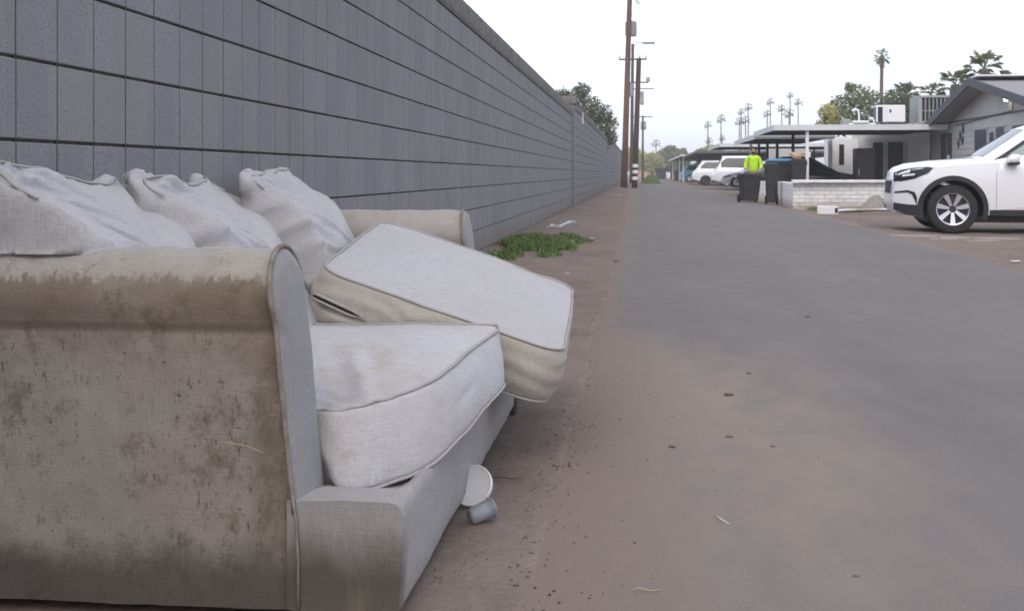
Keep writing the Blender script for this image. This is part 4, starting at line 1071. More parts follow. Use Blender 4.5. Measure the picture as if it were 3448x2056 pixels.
# flood lamp, conduit
g = G(); g.tube([(HX-.035, 30.85, 2.72), (HX-.035, 30.85, 2.47), (HX-.035, 31.1, 2.455), (HX-.035, 36.2, 2.30)], .014, 6); g.done('conduit', M_FASCIA, house, world=True)
lp_ = base('flood_lamp', (HX-.05, 31.0, 2.66), 'lit white flood lamp with a red housing under the gable of the grey house', 'lamp')
g = G(); g.bbox((HX-.10, 30.80, 2.68), (HX-.002, 30.95, 2.86), .01); g.done('housing', M_RED, lp_, world=True)
g = G(); g.lathe([(.001, -.05), (.05, -.04), (.065, 0), (.05, .04), (.001, .05)], (HX-.12, 31.12, 2.76), 14); g.done('bulb', M_BULB, lp_, world=True, smooth=True)
# rooftop units
ac = base('rooftop_unit', (9.9, 41.5, 2.45), 'grey louvred cooling unit on the roof left of the gable', 'air conditioner')
g = G(); g.box((9.58, 41.02, 2.50), (11.2, 42.3, 3.46)); g.done('core', M_BLACK, ac, world=True)
for i in range(13):
    x = 9.58+i*.128; g = G(); g.box((x-.014, 40.96, 2.55), (x+.014, 41.0, 3.44)); g.done('louvre', M_GALV, ac, world=True)
g = G(); g.bbox((9.52, 40.93, 3.44), (11.25, 42.35, 3.52), .01); g.bbox((9.52, 40.93, 2.46), (11.25, 42.35, 2.54), .01); g.box((9.50, 40.94, 2.98), (11.2, 40.965, 3.01)); g.box((9.48, 40.95, 2.5), (9.58, 42.3, 3.5)); g.done('casing', M_GALV, ac, world=True)
ac = base('rooftop_unit', (8.6, 41.5, 2.45), 'white rooftop air conditioner with a dark side opening above the carport', 'air conditioner')
g = G(); g.bbox((8.40, 41.0, 2.62), (9.05, 41.9, 3.20), .015); g.bbox((8.08, 41.0, 3.13), (8.42, 41.9, 3.20), .01); g.box((8.08, 41.0, 2.62), (8.13, 41.05, 3.14)); g.box((8.30, 41.0, 2.62), (8.42, 41.9, 3.14)); g.done('casing', M_WPAINT, ac, world=True)
g = G(); g.box((8.14, 41.08, 2.63), (8.36, 41.8, 3.12)); g.done('opening', M_NAVY, ac, world=True)
g = G(); g.box((8.52, 40.985, 2.95), (8.58, 40.998, 3.05)); g.done('switch', M_BLACK, ac, world=True)
for x in (8.2, 8.95):
    g = G(); g.box((x-.02, 41.1, 2.40), (x+.02, 41.2, 2.62)); g.done('leg', M_GALV, ac, world=True)
pp = base('vent_pipe', (7.5, 41, 2.4), 'white gooseneck vent pipe on the carport roof left of the white unit', 'vent pipe')
g = G(); g.tube([(7.50, 41, 2.40), (7.50, 41, 2.92), (7.47, 41, 3.02), (7.38, 41, 3.06), (7.28, 41, 2.99)], [.035, .035, .045, .06, .07], 10); g.done('pipe', M_WPAINT, pp, world=True, smooth=True)
pp = base('vent_pipe', (7.95, 41, 2.4), 'short white vent pipe beside the white rooftop unit', 'vent pipe')
g = G(); g.tube([(7.96, 40.8, 2.40), (7.96, 40.8, 2.66), (7.90, 40.8, 2.74), (7.80, 40.8, 2.72)], [.035, .035, .05, .055], 10); g.done('pipe', M_WPAINT, pp, world=True, smooth=True)
dk = base('roof_duct', (7.3, 41, 2.4), 'low pale ducting lying on the carport roof', 'duct')
g = G(); g.bbox((6.9, 40.8, 2.42), (7.2, 41.2, 2.72), .03); g.done('elbow', M_GALV, dk, world=True)
g = G(); g.bbox((7.1, 40.75, 2.42), (8.05, 41.1, 2.58), .04); g.done('duct_run', M_WPAINT, dk, world=True)
g = G(); g.bbox((7.25, 40.7, 2.56), (7.8, 41.0, 2.66), .03); g.done('duct_bend', M_WPAINT, dk, world=True)

# carports: low flat steel roofs in a row on thin posts
def carport(ya, yb, xa, xb, zf, name_label, posts, drop=.0, th=.13, paint=M_TIN):
    r_ = base('carport', ((xa+xb)/2, (ya+yb)/2, 0), name_label, 'carport', 'carports along the right of the alley')
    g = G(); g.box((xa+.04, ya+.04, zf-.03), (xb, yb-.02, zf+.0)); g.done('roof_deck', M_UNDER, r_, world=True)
    nr = int((yb-ya)/.5)
    g = G(); g.box((xa, ya, zf-.10), (xb, ya+.035, zf+.075)); g.done('front_fascia', paint, r_, world=True)
    g = G(); g.box((xa, ya+.04, zf-.10), (xa+.035, yb-.01, zf+.075)); g.done('alley_fascia', paint, r_, world=True)
    g = G()
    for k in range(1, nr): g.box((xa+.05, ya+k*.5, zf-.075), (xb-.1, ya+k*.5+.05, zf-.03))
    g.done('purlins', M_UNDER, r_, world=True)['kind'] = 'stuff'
    for (x, y, mm) in posts:
        g = G(); g.bbox((x-.05, y-.05, -.1), (x+.05, y+.05, zf-.076), .008); g.done('post', mm, r_, world=True)
    return r_
carport(37, 43.4, 4.16, 9.45, 2.30, 'nearest flat carport with a white front edge joined to the grey house', [(5.22, 37.2, M_WPAINT), (5.3, 41.2, M_NAVY)])
carport(43.5, 52.6, 4.2, 7.1, 2.22, 'second flat carport, set slightly lower behind the nearest one', [(5.2, 45, M_NAVY), (5.2, 48.4, M_NAVY), (5.2, 51.8, M_NAVY), (4.9, 52.3, M_WPAINT)])
carport(61.5, 72, 4.15, 12, 2.35, 'third flat carport beyond a gap, behind the person in yellow', [(9.2, 63, M_NAVY), (9.2, 67, M_NAVY), (9.2, 71.6, M_NAVY)])
carport(86, 109, 4.15, 16, 2.45, 'dark fourth carport above the white wagon', [(6.2, 86.3, M_NAVY), (6.55, 87.5, M_NAVY), (6.9, 88.5, M_NAVY), (5.2, 103, M_NAVY)], paint=M_UNDER)
carport(118, 168, 4.15, 20, 2.7, 'pale farthest carport beyond the teal vehicle', [(4.5, 122, M_WPAINT), (4.5, 134, M_WPAINT), (4.5, 148, M_WPAINT), (4.5, 160, M_WPAINT)])
# neighbour's white building and dark wall under the second carport
nb = base('white_building', (9, 56, 0), 'white rendered building seen under the carport with one narrow window', 'building')
g = G(); g.box((8.95, 55, -.1), (16, 58, 2.55)); g.done('wall', M_WPAINT, nb, world=True)
g = G(); g.box((7.25, 45.0, -.1), (8.2, 46.0, 2.16)); g.done('wing', M_WPAINT, nb, world=True)
g = G(); g.box((7.50, 44.97, 1.20), (7.68, 44.997, 1.95)); g.done('window', M_NAVY, nb, world=True)
g = G(); g.box((5.9, 54.5, -.1), (7.6, 55.2, 2.0)); g.done('porch_wall', M_HOUSE, nb, world=True)
cb = base('tall_cabinet', (7.1, 38.3, 0), 'tall black cabinet under the carport beside the white building', 'cabinet')
g = G(); g.bbox((6.86, 38.0, -.06), (7.46, 38.6, 1.66), .02); g.done('case', M_NAVY, cb, world=True)
g = G(); g.bbox((6.89, 37.97, .05), (7.43, 37.995, 1.62), .008); g.done('cabinet_door', M_BLACK, cb, world=True)
g = G(); g.bbox((6.93, 37.94, .8), (6.95, 37.968, 1.0), .004); g.done('handle', M_ALLOY, cb, world=True)
lp_ = base('garage_lamp', (6.1, 46, 1.4), 'small lit orange lamp glowing under the carport roof', 'lamp')
g = G(); g.lathe([(.001, -.05), (.05, -.035), (.06, 0), (.05, .035), (.001, .05)], (6.15, 45.9, 1.40), 12); g.done('bulb', M_BULB, lp_, world=True, smooth=True)
g = G(); g.bbox((6.22, 45.85, 1.25), (6.55, 46.0, 1.50), .02); g.done('housing', M_RED, lp_, world=True)
rv_ = base('white_trailer', (7, 96, 0), 'white box trailer with a red stripe seen under the second carport', 'trailer')
g = G(); g.bbox((6.9, 60, .5), (8.6, 60.8, 1.95), .05); g.done('box', M_WPAINT, rv_, world=True)
g = G(); g.box((6.95, 59.97, 1.2), (8.5, 59.995, 1.45)); g.done('stripe', M_RED, rv_, world=True)
for x in (7.2, 8.3):
    g = G(); g.lathe([(0.001, 0), (.3, 0), (.3, .2), (.001, .2)], (x, 60.0, .3), 20, axis='Y'); g.done('wheel', M_RUBBER, rv_, world=True)

# ------------------------------------------------------------------ low whitewashed brick wall
bw = base('brick_wall', (5, 29, 0), 'low whitewashed brick wall with a broken unpainted patch near the white suv', 'wall')
BL, BH = .30, .098
def brick_run(p0, p1, nc, skip=None, th=.19, off0=0):
    d = Vector((p1[0]-p0[0], p1[1]-p0[1], 0)); Ln = d.length; d.normalize(); nrm = Vector((d.y, -d.x, 0))
    ang = math.atan2(d.y, d.x); M0 = Matrix.Translation(Vector((p0[0], p0[1], 0))) @ Matrix.Rotation(ang, 4, 'Z')
    g = G(); g.box((0.01, .012, -.2), (Ln-.01, th-.012, nc*BH-.06-.01), 0, M0); g.done('mortar_core', M_BMORT, bw, world=True)
    for j in range(nc):
        x = -(BL/2)*((j+off0) % 2)
        while x < Ln-.01:
            a, b = max(0, x)+.005, min(Ln, x+BL)-.005
            if b-a > .04 and not (skip and skip((a+b)/2, j)):
                k = random.uniform(-.004, .004)
                g = G(); g.bbox((a, k, j*BH-.06+.006), (b, th-k, (j+1)*BH-.06-.004), .006, 0, M0); g.done('brick', M_WBRICK, bw, world=True)
            x += BL
brick_run((3.70, 28.8), (8.3, 28.6), 7, skip=lambda x, j: j < 4 and abs(x-1.95) < .42-.1*j)
brick_run((3.98, 34.3), (3.70, 29.0), 7, off0=1)
g = G(); g.bbox((3.66, 28.58, .63), (8.3, 28.8, .70), .01); g.done('coping', M_WBRICK, bw, world=True)
g = G(); vv = []
for i in range(13):
    for j in range(7):
        x = 5.0+1.15*i/12; t = j/6; hgt = .42*math.exp(-((x-5.62)/.34)**2)
        vv.append((x+.03*fb((x, t, 1), 4), 28.56-.30*(1-t)+.02*fb((x, t, 0), 6), -.08+hgt*t+.03*fb((x, t*3, 2), 5)))
g.add(vv, [(i*7+j, (i+1)*7+j, (i+1)*7+j+1, i*7+j+1) for i in range(12) for j in range(6)]); g.done('bare_patch', M_RUBBLE, bw, world=True, smooth=True)
br = base('brick_pier', (3.7, 36.6, 0), 'short whitewashed brick pier between the two dark bins', 'pier')
bw = br
brick_run((3.50, 36.7), (3.95, 36.7), 7)
# loose white block with two cores
lb = base('loose_block', (3.95, 25.2, 0), 'loose white concrete block lying on the dirt in front of the brick wall', 'block')
Mb = Matrix.Translation(Vector((3.98, 25.3, -.02))) @ Matrix.Rotation(R(-38), 4, 'Z')
g = G(); g.bbox((-.20, -.10, 0), (.20, .10, .18), .012, 0, Mb); g.done('block_body', M_WPAINT, lb, world=True)
g = G(); g.box((.2005, -.06, .04), (.2025, .06, .14), 0, Mb); g.done('core_hole', M_NAVY, lb, world=True)
strand('white_pipe', [(4.15, 26.6, .0), (4.6, 26.8, .03), (5.1, 27.0, .02), (5.6, 26.9, .04), (6.2, 26.9, .03)], .028, M_WPAINT, 'long white pipe lying on the dirt before the brick wall', 'pipe')
strand('fallen_branch', [(4.3, 26.2, .0), (4.8, 26.35, .03), (5.3, 26.4, .035), (5.9, 26.5, .02)], [.02, .03, .026, .014], M_BARK, 'bare brown branch on the dirt beside the white pipe', 'branch')
# broken concrete apron in front of the suv wheel
for i, (x, y, s) in enumerate(((3.72, 16.3, .34), (4.15, 16.5, .40), (4.55, 16.2, .28), (3.95, 15.8, .22), (4.9, 16.7, .35))):
    g = G(); n_ = 9; vv = [(x+s*math.cos(k/n_*6.283)*(1+.35*noise.noise(Vector((k*1.7, i, 0)))), y+.9*s*math.sin(k/n_*6.283)*(1+.35*noise.noise(Vector((k*1.7, i, 5)))), 0) for k in range(n_)]
    g.prism([(a, b) for a, b, _ in vv], -.09, ground_z(x, y)+.012, axis='Z')
    info(g.done('concrete_slab', M_CONC), 'broken flat piece of pale concrete in the dirt in front of the white suv', 'concrete slab', 'broken concrete by the suv')
# grey box at the right edge, standing on a post
mb = base('utility_box', (3.95, 12.2, 0), 'small grey box with dark lid at the right edge in front of the white suv', 'utility box')
g = G(); g.bbox((3.893, 12.0, .435), (4.20, 12.25, .60), .015); g.done('case', M_GALV, mb, world=True)
g = G(); g.bbox((3.885, 11.99, .60), (4.21, 12.26, .632), .01); g.done('lid', M_NAVY, mb, world=True)
g = G(); g.bbox((4.06, 12.08, -.1), (4.13, 12.15, .435), .008); g.done('post', M_GALV, mb, world=True)

# ------------------------------------------------------------------ bins
def wheelie(loc, w_, dp, h, label, rz=0, lid=M_BIN, logo=None, tilt=0, lid_open=False):
    r_ = base('wheelie_bin', loc, label, 'bin', 'dark bins beside the alley', rz); r_.rotation_euler = (R(tilt), 0, rz)
    g = G(); n_ = []
    for z, k in ((.05, .74), (.12, .76), (h*.5, .87), (h*.86, .97), (h*.87, 1.04), (h*.93, 1.05), (h*.935, 1.0)):
        a, b = w_/2*k, dp/2*k; c = .05
        n_.append([(-a+c, -b, z), (a-c, -b, z), (a, -b+c, z), (a, b-c, z), (a-c, b, z), (-a+c, b, z), (-a, b-c, z), (-a, -b+c, z)])
    vv = [p for q in n_ for p in q]; ff = [tuple(range(7, -1, -1)), tuple(range(48, 56))]
    for i in range(6):
        for k in range(8): ff.append((i*8+k, i*8+(k+1) % 8, (i+1)*8+(k+1) % 8, (i+1)*8+k))
    g.add(vv, ff); autosmooth(g.done('bin_body', M_BIN, r_), 40)
    g = G(); a, b = w_/2*1.06, dp/2*1.06
    lidv = []
    for z, k in ((0, 1), (.03, 1), (.06, .9), (.075, .6), (.08, .01)):
        for q in range(12):
            t = q/12*6.283; cx_, sy_ = math.cos(t), math.sin(t); sg = lambda u: math.copysign(abs(u)**.35, u)
            lidv.append((a*k*sg(cx_), b*k*sg(sy_), h*.935+z+.01))
    g.add(lidv, [(i*12+k, i*12+(k+1) % 12, (i+1)*12+(k+1) % 12, (i+1)*12+k) for i in range(4) for k in range(12)]); autosmooth(g.done('lid', lid, r_), 40)
    for s_ in (-1, 1):
        g = G(); g.lathe([(.001, -.03), (.12, -.03), (.12, .03), (.001, .03)], (0, 0, 0), 20, axis='Y')
        Mw = Matrix.Translation(Vector((s_*w_*.42, dp*.40, .12))) @ Matrix.Rotation(R(90), 4, 'Z'); tf(g, Mw).done('wheel', M_RUBBER, r_)
    g = G(); g.tube([(-w_*.4, dp*.55, h*.95), (w_*.4, dp*.55, h*.95)], .018, 6); g.done('handle', M_BIN, r_)
    if logo:
        yb = -dp/2*.95-.012
        for cx_ in logo:
            # white recycling-style emblem with an illegible caption bar below it
            g = G()
            if cx_ < 0:
                for k in range(3):
                    a0 = R(90+120*k)
                    v_ = []
                    for t in (-.8, -.3, .2, .6):
                        v_ += [(cx_+.062*math.cos(a0+t), yb, h*.72+.062*math.sin(a0+t)), (cx_+.030*math.cos(a0+t), yb, h*.72+.030*math.sin(a0+t))]
                    g.add(v_, [(0, 1, 3, 2), (2, 3, 5, 4), (4, 5, 7, 6)])
            zc = h*.72-.10 if cx_ < 0 else h*.72-.06
            for row in range(2):
                x = cx_-.10+.01*row
                while x < cx_+.10-.01*row:
                    wl = random.uniform(.010, .02); g.add([(x, yb, zc-row*.035), (x+wl, yb, zc-row*.035), (x+wl, yb, zc+.026-row*.035), (x, yb, zc+.026-row*.035)], [(0, 1, 2, 3)]); x += wl+.006
            o = g.done('printed_mark', M_WPAINT, r_); o.rotation_euler = (R(-4), 0, 0); o.location = (0, .0, 0)
            for v_ in o.data.vertices: v_.co.y -= .03
    return r_
wheelie((3.22, 34.9, 0), .60, .62, .84, 'black bin held by the person in yellow, standing on the asphalt', lid=M_BLACK, rz=R(8))
wheelie((3.62, 32.7, 0), .36, .50, 1.14, 'tall narrow dark bin at the alley end of the white brick wall', rz=R(-8))
wheelie((4.40, 37.2, 0), .82, .80, 1.32, 'wide dark bin with white printed marks and a blue lid behind the brick wall', lid=M_BLUE, logo=(-.17, .19))
bc = wheelie((4.84, 36.4, 0), .46, .6, 1.30, 'dark bin heaped with cardboard behind the brick wall')
for i, (x, z, rx, ry) in enumerate(((4.68, 1.42, 20, 28), (4.90, 1.45, -10, -24), (4.80, 1.40, 30, 5))):
    g = G(); Mc = Matrix.Translation(Vector((x, 36.3, z))) @ Matrix.Rotation(R(ry), 4, 'Y') @ Matrix.Rotation(R(rx), 4, 'X')
    g.bbox((-.12, -.10, -.05), (.12, .10, .05), .005, 0, Mc); info(g.done('cardboard_box', M_CARDB), ('small brown cardboard box heaped on the left of the bin top', 'small brown cardboard box heaped on the right of the bin top', 'small brown cardboard box wedged in the middle of the bin top')[i], 'box', 'cardboard in the bin')
wheelie((4.4, 151-10, 0), .75, .8, 1.25, 'distant dark bin in front of the teal vehicle', rz=.1)
wheelie((3.0, 168, 0), 1.6, 1.2, 1.7, 'big dark bin farthest up the alley', rz=.1)

# ------------------------------------------------------------------ person in a yellow top
def skin_obj(name, pts, edges, rads, m, parent, sub=2):
    me = bpy.data.meshes.new(name); me.from_pydata(pts, edges, []); me.materials.append(m)
    o = bpy.data.objects.new(name, me); put(o, name, parent)
    md = o.modifiers.new('s', 'SKIN'); md.use_smooth_shade = True
    for i, r_ in enumerate(rads): me.skin_vertices[0].data[i].radius = (r_ if isinstance(r_, tuple) else (r_, r_))
    me.skin_vertices[0].data[0].use_root = True
    s_ = o.modifiers.new('u', 'SUBSURF'); s_.levels = sub; s_.render_levels = sub
    return o
pe = base('person', (3.42, 35.75, 0), 'person in a bright yellow top and dark trousers standing behind a black bin', 'person')
pe.scale = (.95, .95, .95)
BP = [(0,0,.92),(0,0,1.10),(0,-.01,1.30),(0,0,1.42),(0,-.01,1.49),(0,-.02,1.56),(0,-.02,1.66),(0,-.015,1.71),
      (.18,0,1.38),(.24,-.02,1.13),(.17,-.22,.98),(.15,-.29,.97),(-.18,0,1.38),(-.25,-.02,1.13),(-.20,-.22,.98),(-.18,-.29,.97),
      (.09,0,.86),(.10,-.01,.50),(.10,.03,.09),(.11,-.10,.04),(-.09,0,.86),(-.10,.02,.50),(-.12,.08,.09),(-.13,-.05,.04)]
BE = [(0,1),(1,2),(2,3),(3,4),(4,5),(5,6),(6,7),(3,8),(8,9),(9,10),(10,11),(3,12),(12,13),(13,14),(14,15),(0,16),(16,17),(17,18),(18,19),(0,20),(20,21),(21,22),(22,23)]
BR = [(.14,.11),(.14,.105),(.15,.11),(.09,.07),.052,.075,.088,.06,.055,.04,.032,.03,.055,.04,.032,.03,.085,.06,.045,.035,.085,.06,.045,.035]
skin_obj('body', BP, BE, BR, M_SKIN, pe)
SP = [(0,0,.90),(0,0,1.10),(0,-.01,1.30),(0,0,1.42),(.18,0,1.40),(.25,-.02,1.14),(.21,-.13,1.04),(-.18,0,1.40),(-.26,-.02,1.14),(-.24,-.13,1.04)]
skin_obj('shirt', SP, [(0,1),(1,2),(2,3),(3,4),(4,5),(5,6),(3,7),(7,8),(8,9)], [(.165,.13),(.17,.13),(.175,.13),(.10,.08),.075,.062,.055,.075,.062,.055], M_HIVIS, pe)
TP = [(0,0,.90),(.09,0,.84),(.10,-.01,.50),(.10,.03,.12),(-.09,0,.84),(-.10,.02,.50),(-.12,.08,.12)]
skin_obj('trousers', TP, [(0,1),(1,2),(2,3),(0,4),(4,5),(5,6)], [(.16,.13),.10,.085,.075,.10,.085,.075], M_TROUS, pe)
g = G(); g.lathe([(.001, .115), (.06, .10), (.092, .05), (.098, 0), (.088, -.03)], (0, .008, 1.645), 16); g.done('hair', M_HAIR, pe, smooth=True)
g = G(); g.lathe([(.001, -.075), (.045, -.06), (.065, -.01), (.06, .01)], (0, -.048, 1.572), 14); g.done('beard', M_HAIR, pe, smooth=True)
for s_ in (-1, 1):
    g = G(); g.lathe([(.001, -.012), (.011, 0), (.001, .012)], (s_*.032, -.107, 1.655), 8); g.done('eye', M_HAIR, pe)
    g = G(); g.lathe([(.001, -.03), (.014, -.01), (.018, .015), (.001, .03)], (s_*.094, -.01, 1.64), 8); g.done('ear', M_SKIN, pe)
    for k in range(4):
        g = G(); x = s_*(.135+.018*k); g.tube([(x, -.27, .985), (x, -.335, .985), (x, -.355, .96)], [.011, .010, .008], 6); g.done('finger', M_SKIN, pe, smooth=True)
    g = G(); g.tube([(s_*.125, -.25, .975), (s_*.105, -.29, .96), (s_*.11, -.315, .945)], [.013, .012, .009], 6); g.done('thumb', M_SKIN, pe, smooth=True)
g = G(); g.tube([(0, -.10, 1.665), (0, -.122, 1.635), (0, -.108, 1.622)], [.008, .014, .01], 6); g.done('nose', M_SKIN, pe, smooth=True)

# ------------------------------------------------------------------ utility poles
def pole(b, t, z1, r0, r1, m, label, name='utility_pole'):
    r_ = base(name, (b[0], b[1], 0), label, 'utility pole', 'utility poles at the left verge')
    g = G(); n_ = 14; g.tube([(b[0]+(t[0]-b[0])*k/n_, b[1]+(t[1]-b[1])*k/n_, -.1+(z1+.1)*k/n_) for k in range(n_+1)], [r0+(r1-r0)*k/n_ for k in range(n_+1)], 16)
    g.done('shaft', m, r_, world=True, smooth=True); return r_
pa = pole((-.93, 68.8), (-.52, 68.8), 13.5, .19, .13, M_POLE, 'tallest reddish wooden utility pole carrying a grey transformer drum')
g = G(); g.lathe([(.001, 0), (.30, 0), (.34, .06), (.34, .74), (.36, .80), (.30, .86), (.10, .92), (.001, .93)], (-.52, 69.25, 9.0), 20); g.done('transformer', M_GALV, pa, world=True, smooth=True)
g = G(); g.tube([(-.58, 69.0, 9.9), (-.5, 69.1, 10.3)], .06, 8); g.tube([(-.55, 68.9, 11.1), (-.30, 68.8, 11.25), (-.15, 68.8, 10.95), (.0, 68.8, 10.85)], .045, 8); g.tube([(-.2, 68.8, 11.3), (.1, 68.8, 11.2), (.2, 68.8, 11.1)], .035, 8); g.done('bracket', M_GALV, pa, world=True)
g = G(); g.bbox((-.62, 68.9, 5.4), (-.40, 69.2, 6.2), .03); g.done('junction_box', M_GALV, pa, world=True)
pb = pole((-.31, 68.9), (-.05, 68.9), 7.65, .165, .14, M_POLE_D, 'dark shorter utility pole with black and white bands near its foot')
for z in (1.31, .96, .58):
    g = G(); x = -.31+.26*z/7.65; g.lathe([(.172, -.10), (.172, .10)], (x, 68.9, z), 20); g.done('white_band', M_WPAINT, pb, world=True, smooth=True)
for z in (1.135, .77, .40):
    g = G(); x = -.31+.26*z/7.65; g.lathe([(.170, -.075), (.170, .075)], (x, 68.9, z), 20); g.done('black_band', M_BLACK, pb, world=True, smooth=True)
g = G(); g.bbox((.03, 68.8, 4.9), (.24, 69.1, 5.7), .04); g.done('meter_box', M_GALV, pb, world=True)
pc = pole((-.74, 104), (-.62, 104), 12.4, .17, .12, M_POLE_D, 'third utility pole standing between the first two, with two cross-arms and a street lamp')
for a_, b_ in (((-1.85, 103.8, 10.95), (.62, 103.95, 11.08)), ((-1.35, 103.8, 8.90), (.75, 103.95, 9.0)), ((-1.0, 103.8, 8.35), (1.25, 103.95, 8.42))):
    g = G(); g.box(a_, b_); g.done('crossarm', M_POLE_D, pc, world=True)
for x in (-1.8, -1.2, 0, .55):
    g = G(); g.lathe([(.03, 0), (.07, .08), (.04, .16), (.07, .24), (.001, .30)], (x, 103.88, 11.08), 10); g.done('insulator', M_GALV, pc, world=True)
for x in (-1.35, .55):
    g = G(); g.bbox((x, 103.7, 9.0), (x+.35, 104, 9.4), .04); g.done('fuse_box', M_GALV, pc, world=True)
g = G(); g.tube([(-.62, 104, 12.0), (-.2, 104, 12.55), (.2, 104, 12.5)], .03, 8); g.bbox((.22, 103.8, 12.38), (1.36, 104.2, 12.56), .05); g.done('street_lamp_head', M_GALV, pc, world=True)
pd = pole((.33, 134), (.36, 134), 7.5, .14, .10, M_POLE_D, 'farthest thin utility pole with a single cross-arm and a small drum')
g = G(); g.box((-.8, 133.9, 7.30), (1.45, 134.05, 7.40)); g.done('crossarm', M_POLE_D, pd, world=True)
g = G(); g.lathe([(.001, 0), (.30, 0), (.33, .2), (.33, .9), (.001, 1.0)], (.42, 134.4, 5.9), 14); g.done('transformer', M_GALV, pd, world=True, smooth=True)

# ------------------------------------------------------------------ vegetation
def leaf_cloud(g, c, r, n, s, seed, squash=1.0):
    rnd = random.Random(seed)
    for _ in range(n):
        while True:
            d = Vector((rnd.gauss(0, 1), rnd.gauss(0, 1), rnd.gauss(0, 1)))
            if d.length > .01: break
        d.normalize(); rr = r*(rnd.random()**.35)*(1+.25*noise.noise(d*2.3+Vector((seed, 0, 0))))
        p = Vector(c)+Vector((d.x*rr, d.y*rr, d.z*rr*squash))
        a = Vector((rnd.gauss(0, 1), rnd.gauss(0, 1), rnd.gauss(0, 1))).normalized(); b = a.orthogonal().normalized(); t = s*rnd.uniform(.6, 1.3)
        g.add([p-a*t, p+b*t*.45, p+a*t, p-b*t*.45], [(0, 1, 2, 3)])
def tree(x, y, h, cz, blobs, n, s, m, label, tr=.2, group='trees beyond the houses', extra=None, cat='tree', name='tree'):
    r_ = base(name, (x, y, 0), label, cat, group)
    g = G(); g.tube([(x, y, -.1), (x+.1, y, cz*.4), (x-.05, y, cz*.8), (x, y, cz)], [tr, tr*.8, tr*.6, tr*.4], 10)
    for (bx, bz, br_) in blobs: g.tube([(x, y, cz*.6), (x+bx*.5, y, (cz*.6+bz)/2), (x+bx, y, bz)], [tr*.5, tr*.3, tr*.12], 7)
    g.done('trunk', M_BARK, r_, world=True, smooth=True)
    g = G()
    for i, (bx, bz, br_) in enumerate(blobs):
        leaf_cloud(g, (x+bx, y+random.uniform(-.4, .4)*br_, bz), br_, int(n*br_**1.3), s, i*7.1+x, .85)
    g.done('crown', m, r_, world=True)
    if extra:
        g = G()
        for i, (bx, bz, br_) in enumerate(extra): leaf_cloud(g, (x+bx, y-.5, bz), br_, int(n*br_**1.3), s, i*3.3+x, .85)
        g.done('sun_tinted_crown', M_LEAF_Y, r_, world=True)  # sunlight on this side of the crown given as yellower leaf colour
    return r_
rb = random.Random(3)
tree(-2.55, 55, 5, 3.4, [(-1.0, 4.15, .62), (-.45, 4.45, .55), (.15, 4.0, .70), (.70, 3.7, .62), (1.05, 3.2, .55), (.6, 2.9, .75), (-.3, 3.3, .85), (-.9, 3.3, .7), (.3, 2.3, .8), (1.15, 2.55, .4), (-1.1, 4.55, .42), (-.15, 4.8, .42)], 1250, .07, M_LEAF_D, 'dark green tree rising behind the block wall left of the poles', .12, None)
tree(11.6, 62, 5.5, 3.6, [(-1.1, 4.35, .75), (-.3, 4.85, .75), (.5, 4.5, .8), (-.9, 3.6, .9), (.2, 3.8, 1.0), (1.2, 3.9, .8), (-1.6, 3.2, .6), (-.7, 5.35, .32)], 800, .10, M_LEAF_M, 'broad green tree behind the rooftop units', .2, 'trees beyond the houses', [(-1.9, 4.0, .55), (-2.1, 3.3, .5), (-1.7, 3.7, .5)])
tree(13.5, 61, 5.2, 3.4, [(-.5, 4.6, .75), (.3, 4.3, .8), (0, 3.6, 1.0), (.8, 3.3, .8), (-.6, 3.6, .8), (.0, 5.2, .3)], 800, .10, M_LEAF_D, 'dark green tree just right of the tall single palm', .2)
for i, (x, z, r_, m_, lab) in enumerate(((2.0, 3.2, 1.7, M_LEAF_Y, 'yellow-green tree far up the alley, nearest the poles'), (3.6, 3.5, 1.5, M_LEAF_M, 'small mid green tree far up the alley between paler ones'), (5.3, 4.3, 1.9, M_LEAF_M, 'rounded green tree far up the alley above the parked cars'), (7.4, 4.2, 1.0, M_LEAF_M, 'small round tree far up the alley beside a clear gap'),
        (-1.1, 4.0, 2.2, M_LEAF_Y, 'pale tree far behind the end of the block wall'), (6.3, 2.6, 1.6, M_LEAF_M, 'low green tree behind the far carports'))):
    tree(x, 195+i*2, z, z*.7, [(-.4*r_, z, .7*r_), (.4*r_, z*.95, .75*r_), (0, z*1.12, .6*r_), (-.7*r_, z*.7, .6*r_), (.7*r_, z*.7, .6*r_), (0, z*.6, .8*r_)], 260, .26, m_, lab, .25, 'far trees')
for i, (x, z, r_) in enumerate(((7.6, 3.1, 1.1), (8.9, 3.5, 1.3))):
    tree(x, 148+i, z, z*.7, [(-.4*r_, z, .7*r_), (.4*r_, z*.95, .75*r_), (0, z*1.12, .6*r_), (0, z*.6, .8*r_)], 320, .2, (M_LEAF_M, M_LEAF_Y)[i], ('green tree above the dark fourth carport', 'yellow-green tree at the end of the third carport')[i], .2, 'far trees')

